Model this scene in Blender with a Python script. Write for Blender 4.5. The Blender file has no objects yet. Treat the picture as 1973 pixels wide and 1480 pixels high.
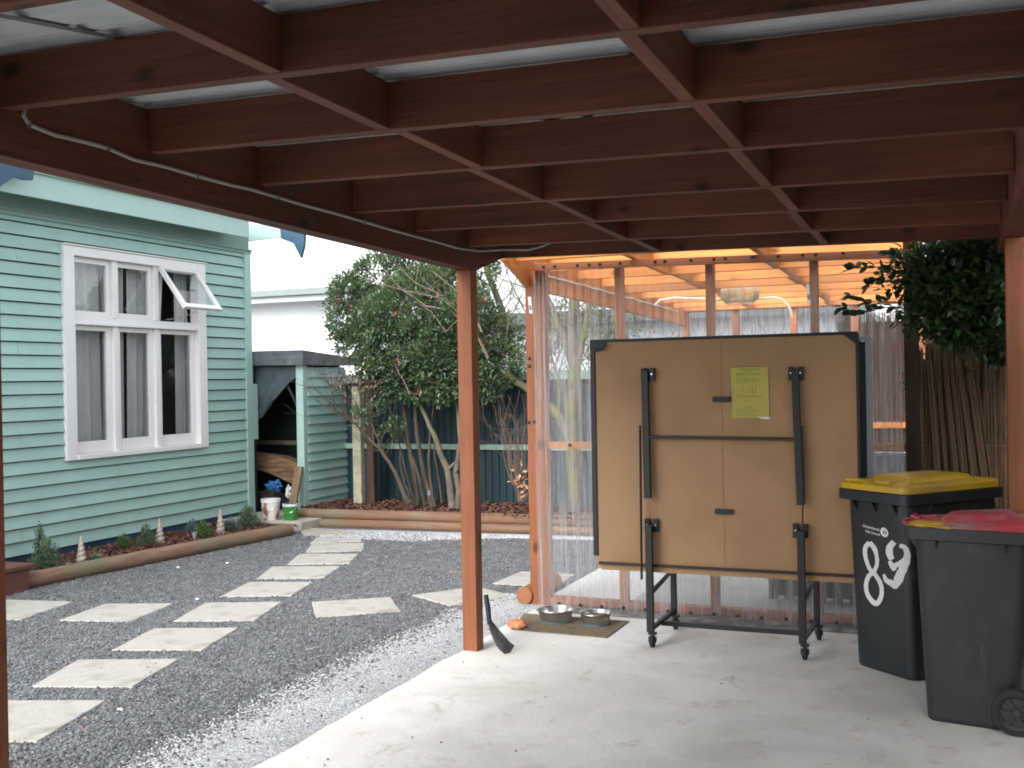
import bpy, bmesh, math, random
from mathutils import Vector, Matrix, noise
from mathutils.bvhtree import BVHTree
sc = bpy.context.scene
R_ = math.radians
# ------------------------------------------------------------------ camera
F, CH, YAW, PITCH, ROLL = 2050.0, 1.55, R_(22.7), -9/2050.0, -0.018
cam_rot = Matrix.Rotation(YAW, 3, 'Z') @ Matrix.Rotation(math.pi/2+PITCH, 3, 'X') @ Matrix.Rotation(ROLL, 3, 'Z')
cd = bpy.data.cameras.new('camera'); cam = bpy.data.objects.new('camera', cd)
sc.collection.objects.link(cam); sc.camera = cam
cam.location = (0, 0, CH); cam.rotation_euler = cam_rot.to_euler()
cd.sensor_width = 36; cd.lens = F/1973*36; cd.clip_end = 2000; cd.clip_start = 0.05
# ------------------------------------------------------------------ sky, sun, exposure
SUN_AZ, SUN_EL = R_(190), R_(40)      # compass bearing from +Y clockwise; a veiled sun behind the camera
w = bpy.data.worlds.new("World"); sc.world = w; w.use_nodes = True
nt = w.node_tree; nt.nodes.clear()
sk = nt.nodes.new('ShaderNodeTexSky'); sk.sky_type = 'NISHITA'; sk.sun_disc = False
sk.sun_elevation = SUN_EL; sk.sun_rotation = SUN_AZ
sk.air_density = 1.0; sk.dust_density = 2.5; sk.ozone_density = 1.0
hs = nt.nodes.new('ShaderNodeHueSaturation'); hs.inputs['Saturation'].default_value = 0.25; hs.inputs['Value'].default_value = 1.3
bg = nt.nodes.new('ShaderNodeBackground'); bg.inputs['Strength'].default_value = 0.15
wo = nt.nodes.new('ShaderNodeOutputWorld')
nt.links.new(sk.outputs[0], hs.inputs['Color']); nt.links.new(hs.outputs[0], bg.inputs['Color']); nt.links.new(bg.outputs[0], wo.inputs[0])
sl = bpy.data.lights.new('sun', 'SUN'); sl.energy = 1.0; sl.angle = R_(45); sl.color = (1, .97, .92)
so = bpy.data.objects.new('sun', sl); sc.collection.objects.link(so)
sd = Vector((math.sin(SUN_AZ)*math.cos(SUN_EL), math.cos(SUN_AZ)*math.cos(SUN_EL), math.sin(SUN_EL)))
so.rotation_euler = sd.to_track_quat('Z', 'Y').to_euler()
sc.view_settings.view_transform = 'Standard'; sc.view_settings.look = 'None'
sc.view_settings.gamma = 1; sc.view_settings.exposure = 1.3
sc.cycles.max_bounces = 8; sc.cycles.diffuse_bounces = 4; sc.cycles.transparent_max_bounces = 16
sc.cycles.use_denoising = True; sc.cycles.filter_width = 1.8
random.seed(7)
# ------------------------------------------------------------------ measuring helpers
def ray(px, py): return cam_rot @ Vector(((px-986.5)/F, -(py-740)/F, -1))
C0 = Vector((0, 0, CH))
def atZ(px, py, z=0): d = ray(px, py); return C0 + d*((z-CH)/d.z)
def atX(px, py, x): d = ray(px, py); return C0 + d*(x/d.x)
def atY(px, py, y): d = ray(px, py); return C0 + d*(y/d.y)
# ------------------------------------------------------------------ materials
MATS = {}
def mat(name, col, rough=.7, metal=0, spec=.5, var=.0, vscale=6, col2=None, bump=0, bscale=40, coat=0, stretch=(1,1,1), island=0, dirt=None, dscale=1.5, dlo=.5, dhi=.7, tr=0):
    if name in MATS: return MATS[name]
    m = bpy.data.materials.new(name); m.use_nodes = True; n = m.node_tree; b = n.nodes['Principled BSDF']
    b.inputs['Roughness'].default_value = rough; b.inputs['Metallic'].default_value = metal
    b.inputs['Specular IOR Level'].default_value = spec
    if coat: b.inputs['Coat Weight'].default_value = coat
    tc = n.nodes.new('ShaderNodeTexCoord'); mp = n.nodes.new('ShaderNodeMapping'); mp.inputs['Scale'].default_value = stretch
    n.links.new(tc.outputs['Object'], mp.inputs['Vector'])
    c2 = col2 or tuple(max(0, c*(1-var)) for c in col)
    c1 = col if col2 else tuple(min(1, c*(1+var)) for c in col)
    nz = n.nodes.new('ShaderNodeTexNoise'); nz.inputs['Scale'].default_value = vscale; nz.inputs['Detail'].default_value = 6; nz.inputs['Roughness'].default_value = .65
    n.links.new(mp.outputs[0], nz.inputs['Vector'])
    rp = n.nodes.new('ShaderNodeValToRGB'); rp.color_ramp.elements[0].position = .32; rp.color_ramp.elements[1].position = .68
    rp.color_ramp.elements[0].color = (*c2, 1); rp.color_ramp.elements[1].color = (*c1, 1)
    n.links.new(nz.outputs['Fac'], rp.inputs[0]); out = rp.outputs[0]
    if dirt:
        n2 = n.nodes.new('ShaderNodeTexNoise'); n2.inputs['Scale'].default_value = dscale; n2.inputs['Detail'].default_value = 8
        n.links.new(tc.outputs['Object'], n2.inputs['Vector'])
        mr = n.nodes.new('ShaderNodeMapRange'); mr.inputs['From Min'].default_value = dlo; mr.inputs['From Max'].default_value = dhi
        n.links.new(n2.outputs['Fac'], mr.inputs['Value'])
        mx = n.nodes.new('ShaderNodeMix'); mx.data_type = 'RGBA'; n.links.new(mr.outputs[0], mx.inputs[0])
        n.links.new(out, mx.inputs[6]); mx.inputs[7].default_value = (*dirt, 1); out = mx.outputs[2]
    if island:
        g = n.nodes.new('ShaderNodeNewGeometry'); mr = n.nodes.new('ShaderNodeMapRange')
        mr.inputs['To Min'].default_value = 1-island; mr.inputs['To Max'].default_value = 1+island
        n.links.new(g.outputs['Random Per Island'], mr.inputs['Value'])
        mx = n.nodes.new('ShaderNodeVectorMath'); mx.operation = 'SCALE'
        n.links.new(out, mx.inputs[0]); n.links.new(mr.outputs[0], mx.inputs['Scale']); out = mx.outputs[0]
    n.links.new(out, b.inputs['Base Color'])
    if bump:
        n3 = n.nodes.new('ShaderNodeTexNoise'); n3.inputs['Scale'].default_value = bscale; n3.inputs['Detail'].default_value = 5
        n.links.new(mp.outputs[0], n3.inputs['Vector'])
        bp = n.nodes.new('ShaderNodeBump'); bp.inputs['Strength'].default_value = bump; bp.inputs['Distance'].default_value = .01
        n.links.new(n3.outputs['Fac'], bp.inputs['Height']); n.links.new(bp.outputs[0], b.inputs['Normal'])
    MATS[name] = m; return m

def wood(name, col, col2, axis, rough=.6, knots=True, spec=.35):
    if name in MATS: return MATS[name]
    s = [14, 14, 14]; s[axis] = .7
    m = mat(name, col, rough=rough, spec=spec, col2=col2, vscale=1.6, stretch=tuple(s), bump=.35, bscale=6)
    if knots:
        n = m.node_tree; b = n.nodes['Principled BSDF']; src = b.inputs['Base Color'].links[0].from_socket
        tc = [x for x in n.nodes if x.type == 'TEX_COORD'][0]
        mp = n.nodes.new('ShaderNodeMapping'); k = [1.6*1.6, 1.6*1.6, 1.6*1.6]; k[axis] = 1.6; mp.inputs['Scale'].default_value = k
        vo = n.nodes.new('ShaderNodeTexVoronoi'); vo.inputs['Scale'].default_value = 2.0
        n.links.new(tc.outputs['Object'], mp.inputs['Vector']); n.links.new(mp.outputs[0], vo.inputs['Vector'])
        mr = n.nodes.new('ShaderNodeMapRange'); mr.inputs['From Min'].default_value = .06; mr.inputs['From Max'].default_value = .17
        mr.inputs['To Min'].default_value = .35; mr.inputs['To Max'].default_value = 1
        n.links.new(vo.outputs['Distance'], mr.inputs['Value'])
        sc_ = n.nodes.new('ShaderNodeVectorMath'); sc_.operation = 'SCALE'
        n.links.new(src, sc_.inputs[0]); n.links.new(mr.outputs[0], sc_.inputs['Scale']); n.links.new(sc_.outputs[0], b.inputs['Base Color'])
        # broad weathering so that no two boards read the same
        lo = n.nodes.new('ShaderNodeTexNoise'); lo.inputs['Scale'].default_value = 1.1; n.links.new(tc.outputs['Object'], lo.inputs['Vector'])
        m2 = n.nodes.new('ShaderNodeMapRange'); m2.inputs['From Min'].default_value = .3; m2.inputs['From Max'].default_value = .7
        m2.inputs['To Min'].default_value = .7; m2.inputs['To Max'].default_value = 1.25; n.links.new(lo.outputs['Fac'], m2.inputs['Value'])
        s2 = n.nodes.new('ShaderNodeVectorMath'); s2.operation = 'SCALE'; n.links.new(sc_.outputs[0], s2.inputs[0]); n.links.new(m2.outputs[0], s2.inputs['Scale'])
        oi = n.nodes.new('ShaderNodeObjectInfo'); m4 = n.nodes.new('ShaderNodeMapRange'); m4.inputs['To Min'].default_value = .78; m4.inputs['To Max'].default_value = 1.22
        n.links.new(oi.outputs['Random'], m4.inputs['Value']); s4 = n.nodes.new('ShaderNodeVectorMath'); s4.operation = 'SCALE'
        n.links.new(s2.outputs[0], s4.inputs[0]); n.links.new(m4.outputs[0], s4.inputs['Scale']); n.links.new(s4.outputs[0], b.inputs['Base Color'])
    return m
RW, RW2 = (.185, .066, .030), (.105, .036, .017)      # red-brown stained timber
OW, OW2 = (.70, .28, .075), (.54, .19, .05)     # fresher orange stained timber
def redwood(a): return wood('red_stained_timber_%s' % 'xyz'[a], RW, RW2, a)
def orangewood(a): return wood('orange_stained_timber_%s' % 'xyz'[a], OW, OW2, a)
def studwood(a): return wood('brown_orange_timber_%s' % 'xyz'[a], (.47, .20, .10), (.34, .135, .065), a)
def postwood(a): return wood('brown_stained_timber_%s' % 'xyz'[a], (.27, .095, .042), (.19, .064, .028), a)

teal = mat('pale_teal_paint', (.31, .485, .45), island=.05, rough=.55, var=.06, vscale=3, bump=.08, bscale=90, dirt=(.27, .42, .385), dlo=.55, dhi=.85)
teal2 = mat('pale_teal_trim_paint', (.35, .51, .475), rough=.5, var=.04, bump=.05)
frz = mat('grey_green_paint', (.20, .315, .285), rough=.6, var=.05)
white = mat('white_window_paint', (.74, .74, .74), rough=.4, var=.03, vscale=5, bump=.06, bscale=60)
darkblue = mat('dark_blue_paint', (.02, .065, .12), rough=.6, var=.2)
bluetrim = mat('blue_barge_paint', (.02, .07, .12), rough=.5, var=.1)
black = mat('black_powder_coat', (.007, .008, .011), rough=.5, var=.2)
rubber = mat('black_rubber', (.02, .02, .022), rough=.8, var=.2)
steel = mat('brushed_steel', (.62, .62, .62), rough=.28, metal=1, var=.05, stretch=(1, 1, 20))
dark = mat('dark_interior', (.05, .05, .05), rough=.9)
bark = mat('brown_bark', (.075, .056, .04), rough=.9, var=.35, vscale=12, bump=.8, bscale=30, stretch=(1, 1, .3))
barkgrey = mat('grey_bark', (.125, .105, .078), rough=.9, var=.3, vscale=14, bump=.7, bscale=30, dirt=(.10, .11, .055), dscale=4)
barkmoss = mat('mossy_bark', (.12, .105, .075), rough=.95, var=.35, vscale=10, bump=.8, bscale=25, dirt=(.13, .125, .045), dscale=3, dlo=.48, dhi=.55)
logm = mat('weathered_round_timber', (.17, .092, .056), rough=.8, var=.28, vscale=2.2, stretch=(.6, 12, 12), bump=.5, bscale=7, dirt=(.17, .15, .10), dscale=2, dlo=.5, dhi=.72)
logy = mat('damp_round_timber', (.20, .12, .08), rough=.8, var=.3, vscale=2.2, stretch=(12, .8, 12), bump=.5, bscale=7, dirt=(.13, .14, .08), dscale=2)

def leafmat(name, c1, c2, rough=.35):
    m = mat(name, c1, rough=rough, col2=c2, vscale=1.3, island=.6)
    b = m.node_tree.nodes['Principled BSDF']; b.inputs['Specular IOR Level'].default_value = .5
    b.inputs['Transmission Weight'].default_value = 0
    n = m.node_tree; tl = n.nodes.new('ShaderNodeBsdfTranslucent'); tl.inputs['Color'].default_value = (c1[0]*2.2, c1[1]*2.2, c1[2]*1.2, 1)
    mx = n.nodes.new('ShaderNodeMixShader'); mx.inputs[0].default_value = .22
    o = [x for x in n.nodes if x.type == 'OUTPUT_MATERIAL'][0]
    n.links.new(b.outputs[0], mx.inputs[1]); n.links.new(tl.outputs[0], mx.inputs[2]); n.links.new(mx.outputs[0], o.inputs[0])
    return m
leaf_cam = leafmat('camellia_leaf', (.105, .16, .085), (.05, .095, .05), .3)
leaf_dark = leafmat('dark_shrub_leaf', (.035, .075, .022), (.02, .045, .016), .35)
leaf_grey = leafmat('grey_green_leaf', (.13, .20, .14), (.08, .14, .09), .6)
flower = mat('red_petal', (.28, .05, .04), rough=.5, island=.3)

def facing(n, lo, hi):
    lw = n.nodes.new('ShaderNodeLayerWeight'); lw.inputs[0].default_value = .5
    pw = n.nodes.new('ShaderNodeMath'); pw.operation = 'POWER'; pw.inputs[1].default_value = 4; n.links.new(lw.outputs['Facing'], pw.inputs[0])
    ma = n.nodes.new('ShaderNodeMath'); ma.operation = 'MULTIPLY_ADD'; ma.inputs[1].default_value = hi; ma.inputs[2].default_value = lo; n.links.new(pw.outputs[0], ma.inputs[0])
    return ma
def plastic_sheet(name, base=.1, streak=.55, tint=(.93, .95, .97), seed=0, roofy=False):
    m = bpy.data.materials.new(name); m.use_nodes = True; n = m.node_tree; n.nodes.clear()
    o = n.nodes.new('ShaderNodeOutputMaterial'); tc = n.nodes.new('ShaderNodeTexCoord')
    mp = n.nodes.new('ShaderNodeMapping'); mp.inputs['Scale'].default_value = (19, 19, .6); mp.inputs['Location'].default_value = (seed, 0, 0)
    nz = n.nodes.new('ShaderNodeTexNoise'); nz.inputs['Scale'].default_value = 1.4; nz.inputs['Detail'].default_value = 5; nz.inputs['Roughness'].default_value = .7
    n.links.new(tc.outputs['Object'], mp.inputs[0]); n.links.new(mp.outputs[0], nz.inputs['Vector'])
    mr = n.nodes.new('ShaderNodeMapRange'); mr.inputs['From Min'].default_value = .45; mr.inputs['From Max'].default_value = .75
    mr.inputs['To Min'].default_value = base; mr.inputs['To Max'].default_value = streak
    n.links.new(nz.outputs['Fac'], mr.inputs['Value'])
    sx = n.nodes.new('ShaderNodeSeparateXYZ'); n.links.new(tc.outputs['Object'], sx.inputs[0])
    hz = n.nodes.new('ShaderNodeMapRange'); hz.inputs['From Min'].default_value = 1.55; hz.inputs['From Max'].default_value = 2.25
    hz.inputs['To Min'].default_value = 1; hz.inputs['To Max'].default_value = 1 if roofy else .25; n.links.new(sx.outputs['Z'], hz.inputs['Value'])
    mm = n.nodes.new('ShaderNodeMath'); mm.operation = 'MULTIPLY'; n.links.new(mr.outputs[0], mm.inputs[0]); n.links.new(hz.outputs[0], mm.inputs[1]); mr = mm
    tp = n.nodes.new('ShaderNodeBsdfTransparent'); tp.inputs[0].default_value = (*tint, 1)
    gl = n.nodes.new('ShaderNodeBsdfGlossy'); gl.inputs['Roughness'].default_value = .12
    tl = n.nodes.new('ShaderNodeBsdfTranslucent'); tl.inputs[0].default_value = (.85, .88, .9, 1)
    df = n.nodes.new('ShaderNodeBsdfDiffuse'); df.inputs[0].default_value = (.7, .72, .75, 1)
    m1 = n.nodes.new('ShaderNodeMixShader'); m1.inputs[0].default_value = .45; n.links.new(tl.outputs[0], m1.inputs[1]); n.links.new(df.outputs[0], m1.inputs[2])
    m2 = n.nodes.new('ShaderNodeMixShader'); n.links.new(mr.outputs[0], m2.inputs[0]); n.links.new(tp.outputs[0], m2.inputs[1]); n.links.new(m1.outputs[0], m2.inputs[2])
    fr = facing(n, .025, .7)
    m3 = n.nodes.new('ShaderNodeMixShader'); n.links.new(fr.outputs[0], m3.inputs[0]); n.links.new(m2.outputs[0], m3.inputs[1]); n.links.new(gl.outputs[0], m3.inputs[2])
    n.links.new(m3.outputs[0], o.inputs[0]); MATS[name] = m; return m
def glass_pane():
    m = bpy.data.materials.new('window_glass'); m.use_nodes = True; n = m.node_tree; n.nodes.clear()
    o = n.nodes.new('ShaderNodeOutputMaterial'); tp = n.nodes.new('ShaderNodeBsdfTransparent'); tp.inputs[0].default_value = (.80, .83, .84, 1)
    gl = n.nodes.new('ShaderNodeBsdfGlossy'); gl.inputs['Roughness'].default_value = .02; gl.inputs[0].default_value = (.9, .92, .95, 1)
    ad = facing(n, .09, .9)
    mx = n.nodes.new('ShaderNodeMixShader'); n.links.new(ad.outputs[0], mx.inputs[0]); n.links.new(tp.outputs[0], mx.inputs[1]); n.links.new(gl.outputs[0], mx.inputs[2])
    n.links.new(mx.outputs[0], o.inputs[0]); return m
glass = glass_pane()
# ------------------------------------------------------------------ mesh builder
class MB:
    def __init__(s): s.v = []; s.f = []
    def add(s, vs, fs):
        k = len(s.v); s.v += [tuple(p) for p in vs]; s.f += [tuple(i+k for i in q) for q in fs]; return s
    def box(s, x0, x1, y0, y1, z0, z1):
        return s.add([(x0,y0,z0),(x1,y0,z0),(x1,y1,z0),(x0,y1,z0),(x0,y0,z1),(x1,y0,z1),(x1,y1,z1),(x0,y1,z1)],
                     [(0,3,2,1),(4,5,6,7),(0,1,5,4),(1,2,6,5),(2,3,7,6),(3,0,4,7)])
    def hexa(s, p):     # 8 points, bottom ring then top ring
        return s.add(p, [(0,3,2,1),(4,5,6,7),(0,1,5,4),(1,2,6,5),(2,3,7,6),(3,0,4,7)])
    def beam(s, a, b, w, h, up=(0, 0, 1)):   # centre line a-b, width w, height h
        a, b = Vector(a), Vector(b); d = (b-a).normalized(); u = Vector(up); sd = d.cross(u).normalized(); u = sd.cross(d).normalized()
        sd *= w/2; u *= h/2
        return s.hexa([a-sd-u, a+sd-u, b+sd-u, b-sd-u, a-sd+u, a+sd+u, b+sd+u, b-sd+u])
    def prism(s, poly, off):     # polygon of 3D points extruded by vector
        n = len(poly); off = Vector(off); p = [Vector(q) for q in poly]
        return s.add(p+[q+off for q in p], [tuple(range(n))[::-1], tuple(range(n, 2*n))]+[(i, (i+1) % n, n+(i+1) % n, n+i) for i in range(n)])
    def tube(s, pts, r, n=8, cap=True):
        pts = [Vector(p) for p in pts]; rs = r if isinstance(r, (list, tuple)) else [r]*len(pts)
        k = len(s.v); ref = Vector((.3, .2, 1)).normalized()
        for i, p in enumerate(pts):
            d = (pts[min(i+1, len(pts)-1)]-pts[max(i-1, 0)]).normalized()
            a = d.cross(ref)
            if a.length < .05: a = d.cross(Vector((1, 0, 0)))
            a.normalize(); b = d.cross(a)
            for j in range(n):
                t = 2*math.pi*j/n; s.v.append(tuple(p+(a*math.cos(t)+b*math.sin(t))*rs[i]))
        for i in range(len(pts)-1):
            for j in range(n):
                a0 = k+i*n+j; b0 = k+i*n+(j+1) % n; s.f.append((a0, b0, b0+n, a0+n))
        if cap: s.f.append(tuple(k+j for j in range(n))[::-1]); s.f.append(tuple(k+(len(pts)-1)*n+j for j in range(n)))
        return s
    def lathe(s, c, prof, n=32, axis='z'):    # prof = [(r, h), ...]
        c = Vector(c); k = len(s.v)
        for r, h in prof:
            for j in range(n):
                t = 2*math.pi*j/n; q = (r*math.cos(t), r*math.sin(t), h)
                if axis == 'y': q = (q[0], h, q[1])
                if axis == 'x': q = (h, q[0], q[1])
                s.v.append(tuple(c+Vector(q)))
        for i in range(len(prof)-1):
            for j in range(n):
                a0 = k+i*n+j; b0 = k+i*n+(j+1) % n; s.f.append((a0, b0, b0+n, a0+n))
        return s
    def loft(s, rings, cap0=True, cap1=True):
        n = len(rings[0]); k = len(s.v)
        for r in rings: s.v += [tuple(p) for p in r]
        for i in range(len(rings)-1):
            for j in range(n): a0 = k+i*n+j; b0 = k+i*n+(j+1) % n; s.f.append((a0, b0, b0+n, a0+n))
        if cap0: s.f.append(tuple(k+j for j in range(n))[::-1])
        if cap1: s.f.append(tuple(k+(len(rings)-1)*n+j for j in range(n)))
        return s
    def build(s, name, m, parent=None, smooth=False, bevel=0, mw=None):
        me = bpy.data.meshes.new(name); me.from_pydata(s.v, [], s.f); me.validate(); me.update()
        if not smooth or bevel or True:
            bm = bmesh.new(); bm.from_mesh(me); 
            if len(s.f) < 60000: bmesh.ops.recalc_face_normals(bm, faces=bm.faces)
            bm.to_mesh(me); bm.free()
        me.materials.append(m)
        if smooth:
            for p in me.polygons: p.use_smooth = True
            try: me.set_sharp_from_angle(angle=R_(38))
            except Exception: pass
        o = bpy.data.objects.new(name, me); sc.collection.objects.link(o)
        if parent: o.parent = parent; o.matrix_parent_inverse = parent.matrix_basis.inverted()
        if mw is not None: o.matrix_basis = mw
        if bevel:
            bv = o.modifiers.new('bevel', 'BEVEL'); bv.width = bevel; bv.segments = 2; bv.limit_method = 'ANGLE'
        return o
def tag(o, label=None, cat=None, group=None, kind=None):
    if label: o['label'] = label
    if cat: o['category'] = cat
    if group: o['group'] = group
    if kind: o['kind'] = kind
    return o
def thing(name, label, cat, loc=(0, 0, 0), rz=0, group=None):
    o = bpy.data.objects.new(name, None); sc.collection.objects.link(o); o.location = loc; o.rotation_euler = (0, 0, rz); o.empty_display_size = .1
    return tag(o, label, cat, group)
def rring(w, d, r, z, n=4, cx=0, cy=0):     # rounded rectangle ring
    out = []
    for qx, qy, a0 in ((1, 1, 0), (-1, 1, 90), (-1, -1, 180), (1, -1, 270)):
        for i in range(n+1):
            t = R_(a0+90*i/n); out.append((cx+qx*(w/2-r)+r*math.cos(t), cy+qy*(d/2-r)+r*math.sin(t), z))
    return out
# ================================================================== SETTING
grv = bpy.data.materials.new('grey_gravel'); grv.use_nodes = True
def gravel_mat(m, cols, scale):
    n = m.node_tree; b = n.nodes['Principled BSDF']; b.inputs['Roughness'].default_value = .85
    tc = n.nodes.new('ShaderNodeTexCoord'); vo = n.nodes.new('ShaderNodeTexVoronoi'); vo.inputs['Scale'].default_value = scale
    n.links.new(tc.outputs['Object'], vo.inputs['Vector'])
    rp = n.nodes.new('ShaderNodeValToRGB'); n.links.new(vo.outputs['Color'], rp.inputs[0])
    el = rp.color_ramp.elements; el[0].color = (*cols[0], 1); el[1].color = (*cols[-1], 1)
    for i, c in enumerate(cols[1:-1]): e = el.new((i+1)/(len(cols)-1)); e.color = (*c, 1)
    nz = n.nodes.new('ShaderNodeTexNoise'); nz.inputs['Scale'].default_value = 2.2; nz.inputs['Detail'].default_value = 6; n.links.new(tc.outputs['Object'], nz.inputs['Vector'])
    mr = n.nodes.new('ShaderNodeMapRange'); mr.inputs['To Min'].default_value = .65; mr.inputs['To Max'].default_value = 1.35; n.links.new(nz.outputs['Fac'], mr.inputs['Value'])
    s = n.nodes.new('ShaderNodeVectorMath'); s.operation = 'SCALE'; n.links.new(rp.outputs[0], s.inputs[0]); n.links.new(mr.outputs[0], s.inputs['Scale'])
    n.links.new(s.outputs[0], b.inputs['Base Color'])
    bp = n.nodes.new('ShaderNodeBump'); bp.inputs['Strength'].default_value = 1; bp.inputs['Distance'].default_value = .006; bp.invert = True
    n.links.new(vo.outputs['Distance'], bp.inputs['Height']); n.links.new(bp.outputs[0], b.inputs['Normal'])
gravel_mat(grv, [(.055, .058, .063), (.10, .105, .113), (.15, .157, .165), (.22, .227, .237)], 75)
pgv = bpy.data.materials.new('pale_gravel'); pgv.use_nodes = True
gravel_mat(pgv, [(.17, .175, .19), (.32, .33, .345), (.43, .44, .45), (.55, .55, .54)], 95)
GZ = -.005
g = MB().add([(-150, -150, GZ), (150, -150, GZ), (150, 150, GZ), (-150, 150, GZ)], [(0, 1, 2, 3)]).build('ground', grv); tag(g, kind='structure')
# concrete floor under the carport, ragged left edge
conc = mat('pale_concrete', (.73, .715, .68), rough=.75, var=.10, vscale=2.6, bump=.18, bscale=55, dirt=(.46, .44, .39), dscale=1.3, dlo=.52, dhi=.78)
n = conc.node_tree; b0 = n.nodes['Principled BSDF']; src = b0.inputs['Base Color'].links[0].from_socket; tc = [x for x in n.nodes if x.type == 'TEX_COORD'][0]
for sc_, lo, hi, c_, f_ in ((4.5, .56, .66, (.46, .40, .31), .55), (.9, .50, .62, (.50, .49, .46), .5), (38, .66, .70, (.22, .2, .17), .8)):
    nz = n.nodes.new('ShaderNodeTexNoise'); nz.inputs['Scale'].default_value = sc_; nz.inputs['Detail'].default_value = 9; nz.inputs['Roughness'].default_value = .7; nz.inputs['Distortion'].default_value = .6; n.links.new(tc.outputs['Object'], nz.inputs['Vector'])
    mr = n.nodes.new('ShaderNodeMapRange'); mr.inputs['From Min'].default_value = lo; mr.inputs['From Max'].default_value = hi; mr.inputs['To Max'].default_value = f_; n.links.new(nz.outputs['Fac'], mr.inputs['Value'])
    mx = n.nodes.new('ShaderNodeMix'); mx.data_type = 'RGBA'; n.links.new(mr.outputs[0], mx.inputs[0]); n.links.new(src, mx.inputs[6]); mx.inputs[7].default_value = (*c_, 1); src = mx.outputs[2]
n.links.new(src, b0.inputs['Base Color'])
edge = []
for i in range(101):
    y = -4 + 10.64*i/100; edge.append((-2.645+.018*noise.noise((y*3, 0, 0))+.012*noise.noise((y*14, 5, 0)), y))
fl = MB(); k = len(edge)
fl.v = [(x, y, 0) for x, y in edge]+[(2.6, y, 0) for x, y in edge]+[(x, y, -.1) for x, y in edge]
fl.f = [(i, k+i, k+i+1, i+1) for i in range(k-1)]+[(i, i+1, 2*k+i+1, 2*k+i) for i in range(k-1)]
tag(fl.build('carport_floor', conc), kind='structure')
# cracks / wear come from the material; a damp darker concrete nib under the enclosure wall
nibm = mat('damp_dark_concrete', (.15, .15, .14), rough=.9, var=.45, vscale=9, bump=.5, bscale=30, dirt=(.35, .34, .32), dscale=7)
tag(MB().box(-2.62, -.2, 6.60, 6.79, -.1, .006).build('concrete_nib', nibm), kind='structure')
conc2 = mat('lit_concrete', (.66, .66, .65), rough=.7, var=.05, bump=.1)  # paler strip of one floor, direct light painted into its tone
conc3 = mat('shaded_concrete', (.36, .38, .35), rough=.7, var=.12, bump=.15)  # rest of the same floor, shade painted in as a duller tone
tag(MB().box(-2.70, -2.10, 6.87, 11.4, -.1, .004).build('enclosure_floor', conc2), kind='structure')
tag(MB().box(-2.10, 2.0, 6.87, 11.4, -.1, .004).build('enclosure_floor', conc3), kind='structure')
# slab step in front of the wood store
stepm = mat('worn_step_concrete', (.36, .33, .28), rough=.85, var=.2, bump=.3)
tag(MB().box(-7.38, -6.36, 9.42, 10.9, -.1, .09).build('concrete_step', stepm, bevel=.008), kind='structure')
tag(MB().prism([(-6.36, 9.40, -.05), (-6.15, 9.15, -.05), (-5.85, 9.28, -.05), (-5.95, 9.62, -.05), (-6.4, 9.62, -.05)], (0, 0, .055)).build('path', stepm), kind='structure')

# ---- loose stones
def pebbles(name, pts, m, rmin, rmax, label):
    b = MB()
    for x, y in pts:
        r = random.uniform(rmin, rmax); a = random.random()*6.28; t = random.uniform(.45, .8); z = GZ+r*t*.35
        base = [(math.cos(a+j*1.257)*r*random.uniform(.7, 1.1), math.sin(a+j*1.257)*r*random.uniform(.7, 1.1)) for j in range(5)]
        k = len(b.v); b.v += [(x+p, y+q, z) for p, q in base]+[(x+p*.15, y+q*.3, z+r*t) for p, q in base[:1]]
        b.v[-1] = (x+random.uniform(-.3, .3)*r, y+random.uniform(-.3, .3)*r, z+r*t)
        b.f += [(k+j, k+(j+1) % 5, k+5) for j in range(5)]
    o = b.build(name, m); tag(o, label, 'gravel', kind='stuff'); return o
# sheets of pale gravel under the loose stones
def strip(ptsL, ptsR, z, m, nm):
    b = MB(); n = len(ptsL); b.v = [(x, y, z) for x, y in ptsL]+[(x, y, z) for x, y in ptsR]; b.f = [(i, n+i, n+i+1, i+1) for i in range(n-1)]
    return tag(b.build(nm, m), kind='structure')
ys = [2.0+5.0*i/80 for i in range(81)]
strip([(-3.05-.07*noise.noise((y*1.7, 3, 0))-.03*noise.noise((y*9, 3, 0)), y) for y in ys], [(-2.62, y) for y in ys], GZ+.004, pgv, 'gravel_strip')
xs = [-6.0+3.1*i/60 for i in range(61)]
strip([(x, 9.66+(x+6.0)*.085) for x in xs], [(x, 9.60+(x+6)*.085-(.48 if x < -4.9 else .48-.36*min(1, (x+4.9)/.9))+.04*noise.noise((x*6, 0, 0))) for x in xs], GZ+.0045, pgv, 'gravel_strip')

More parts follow.
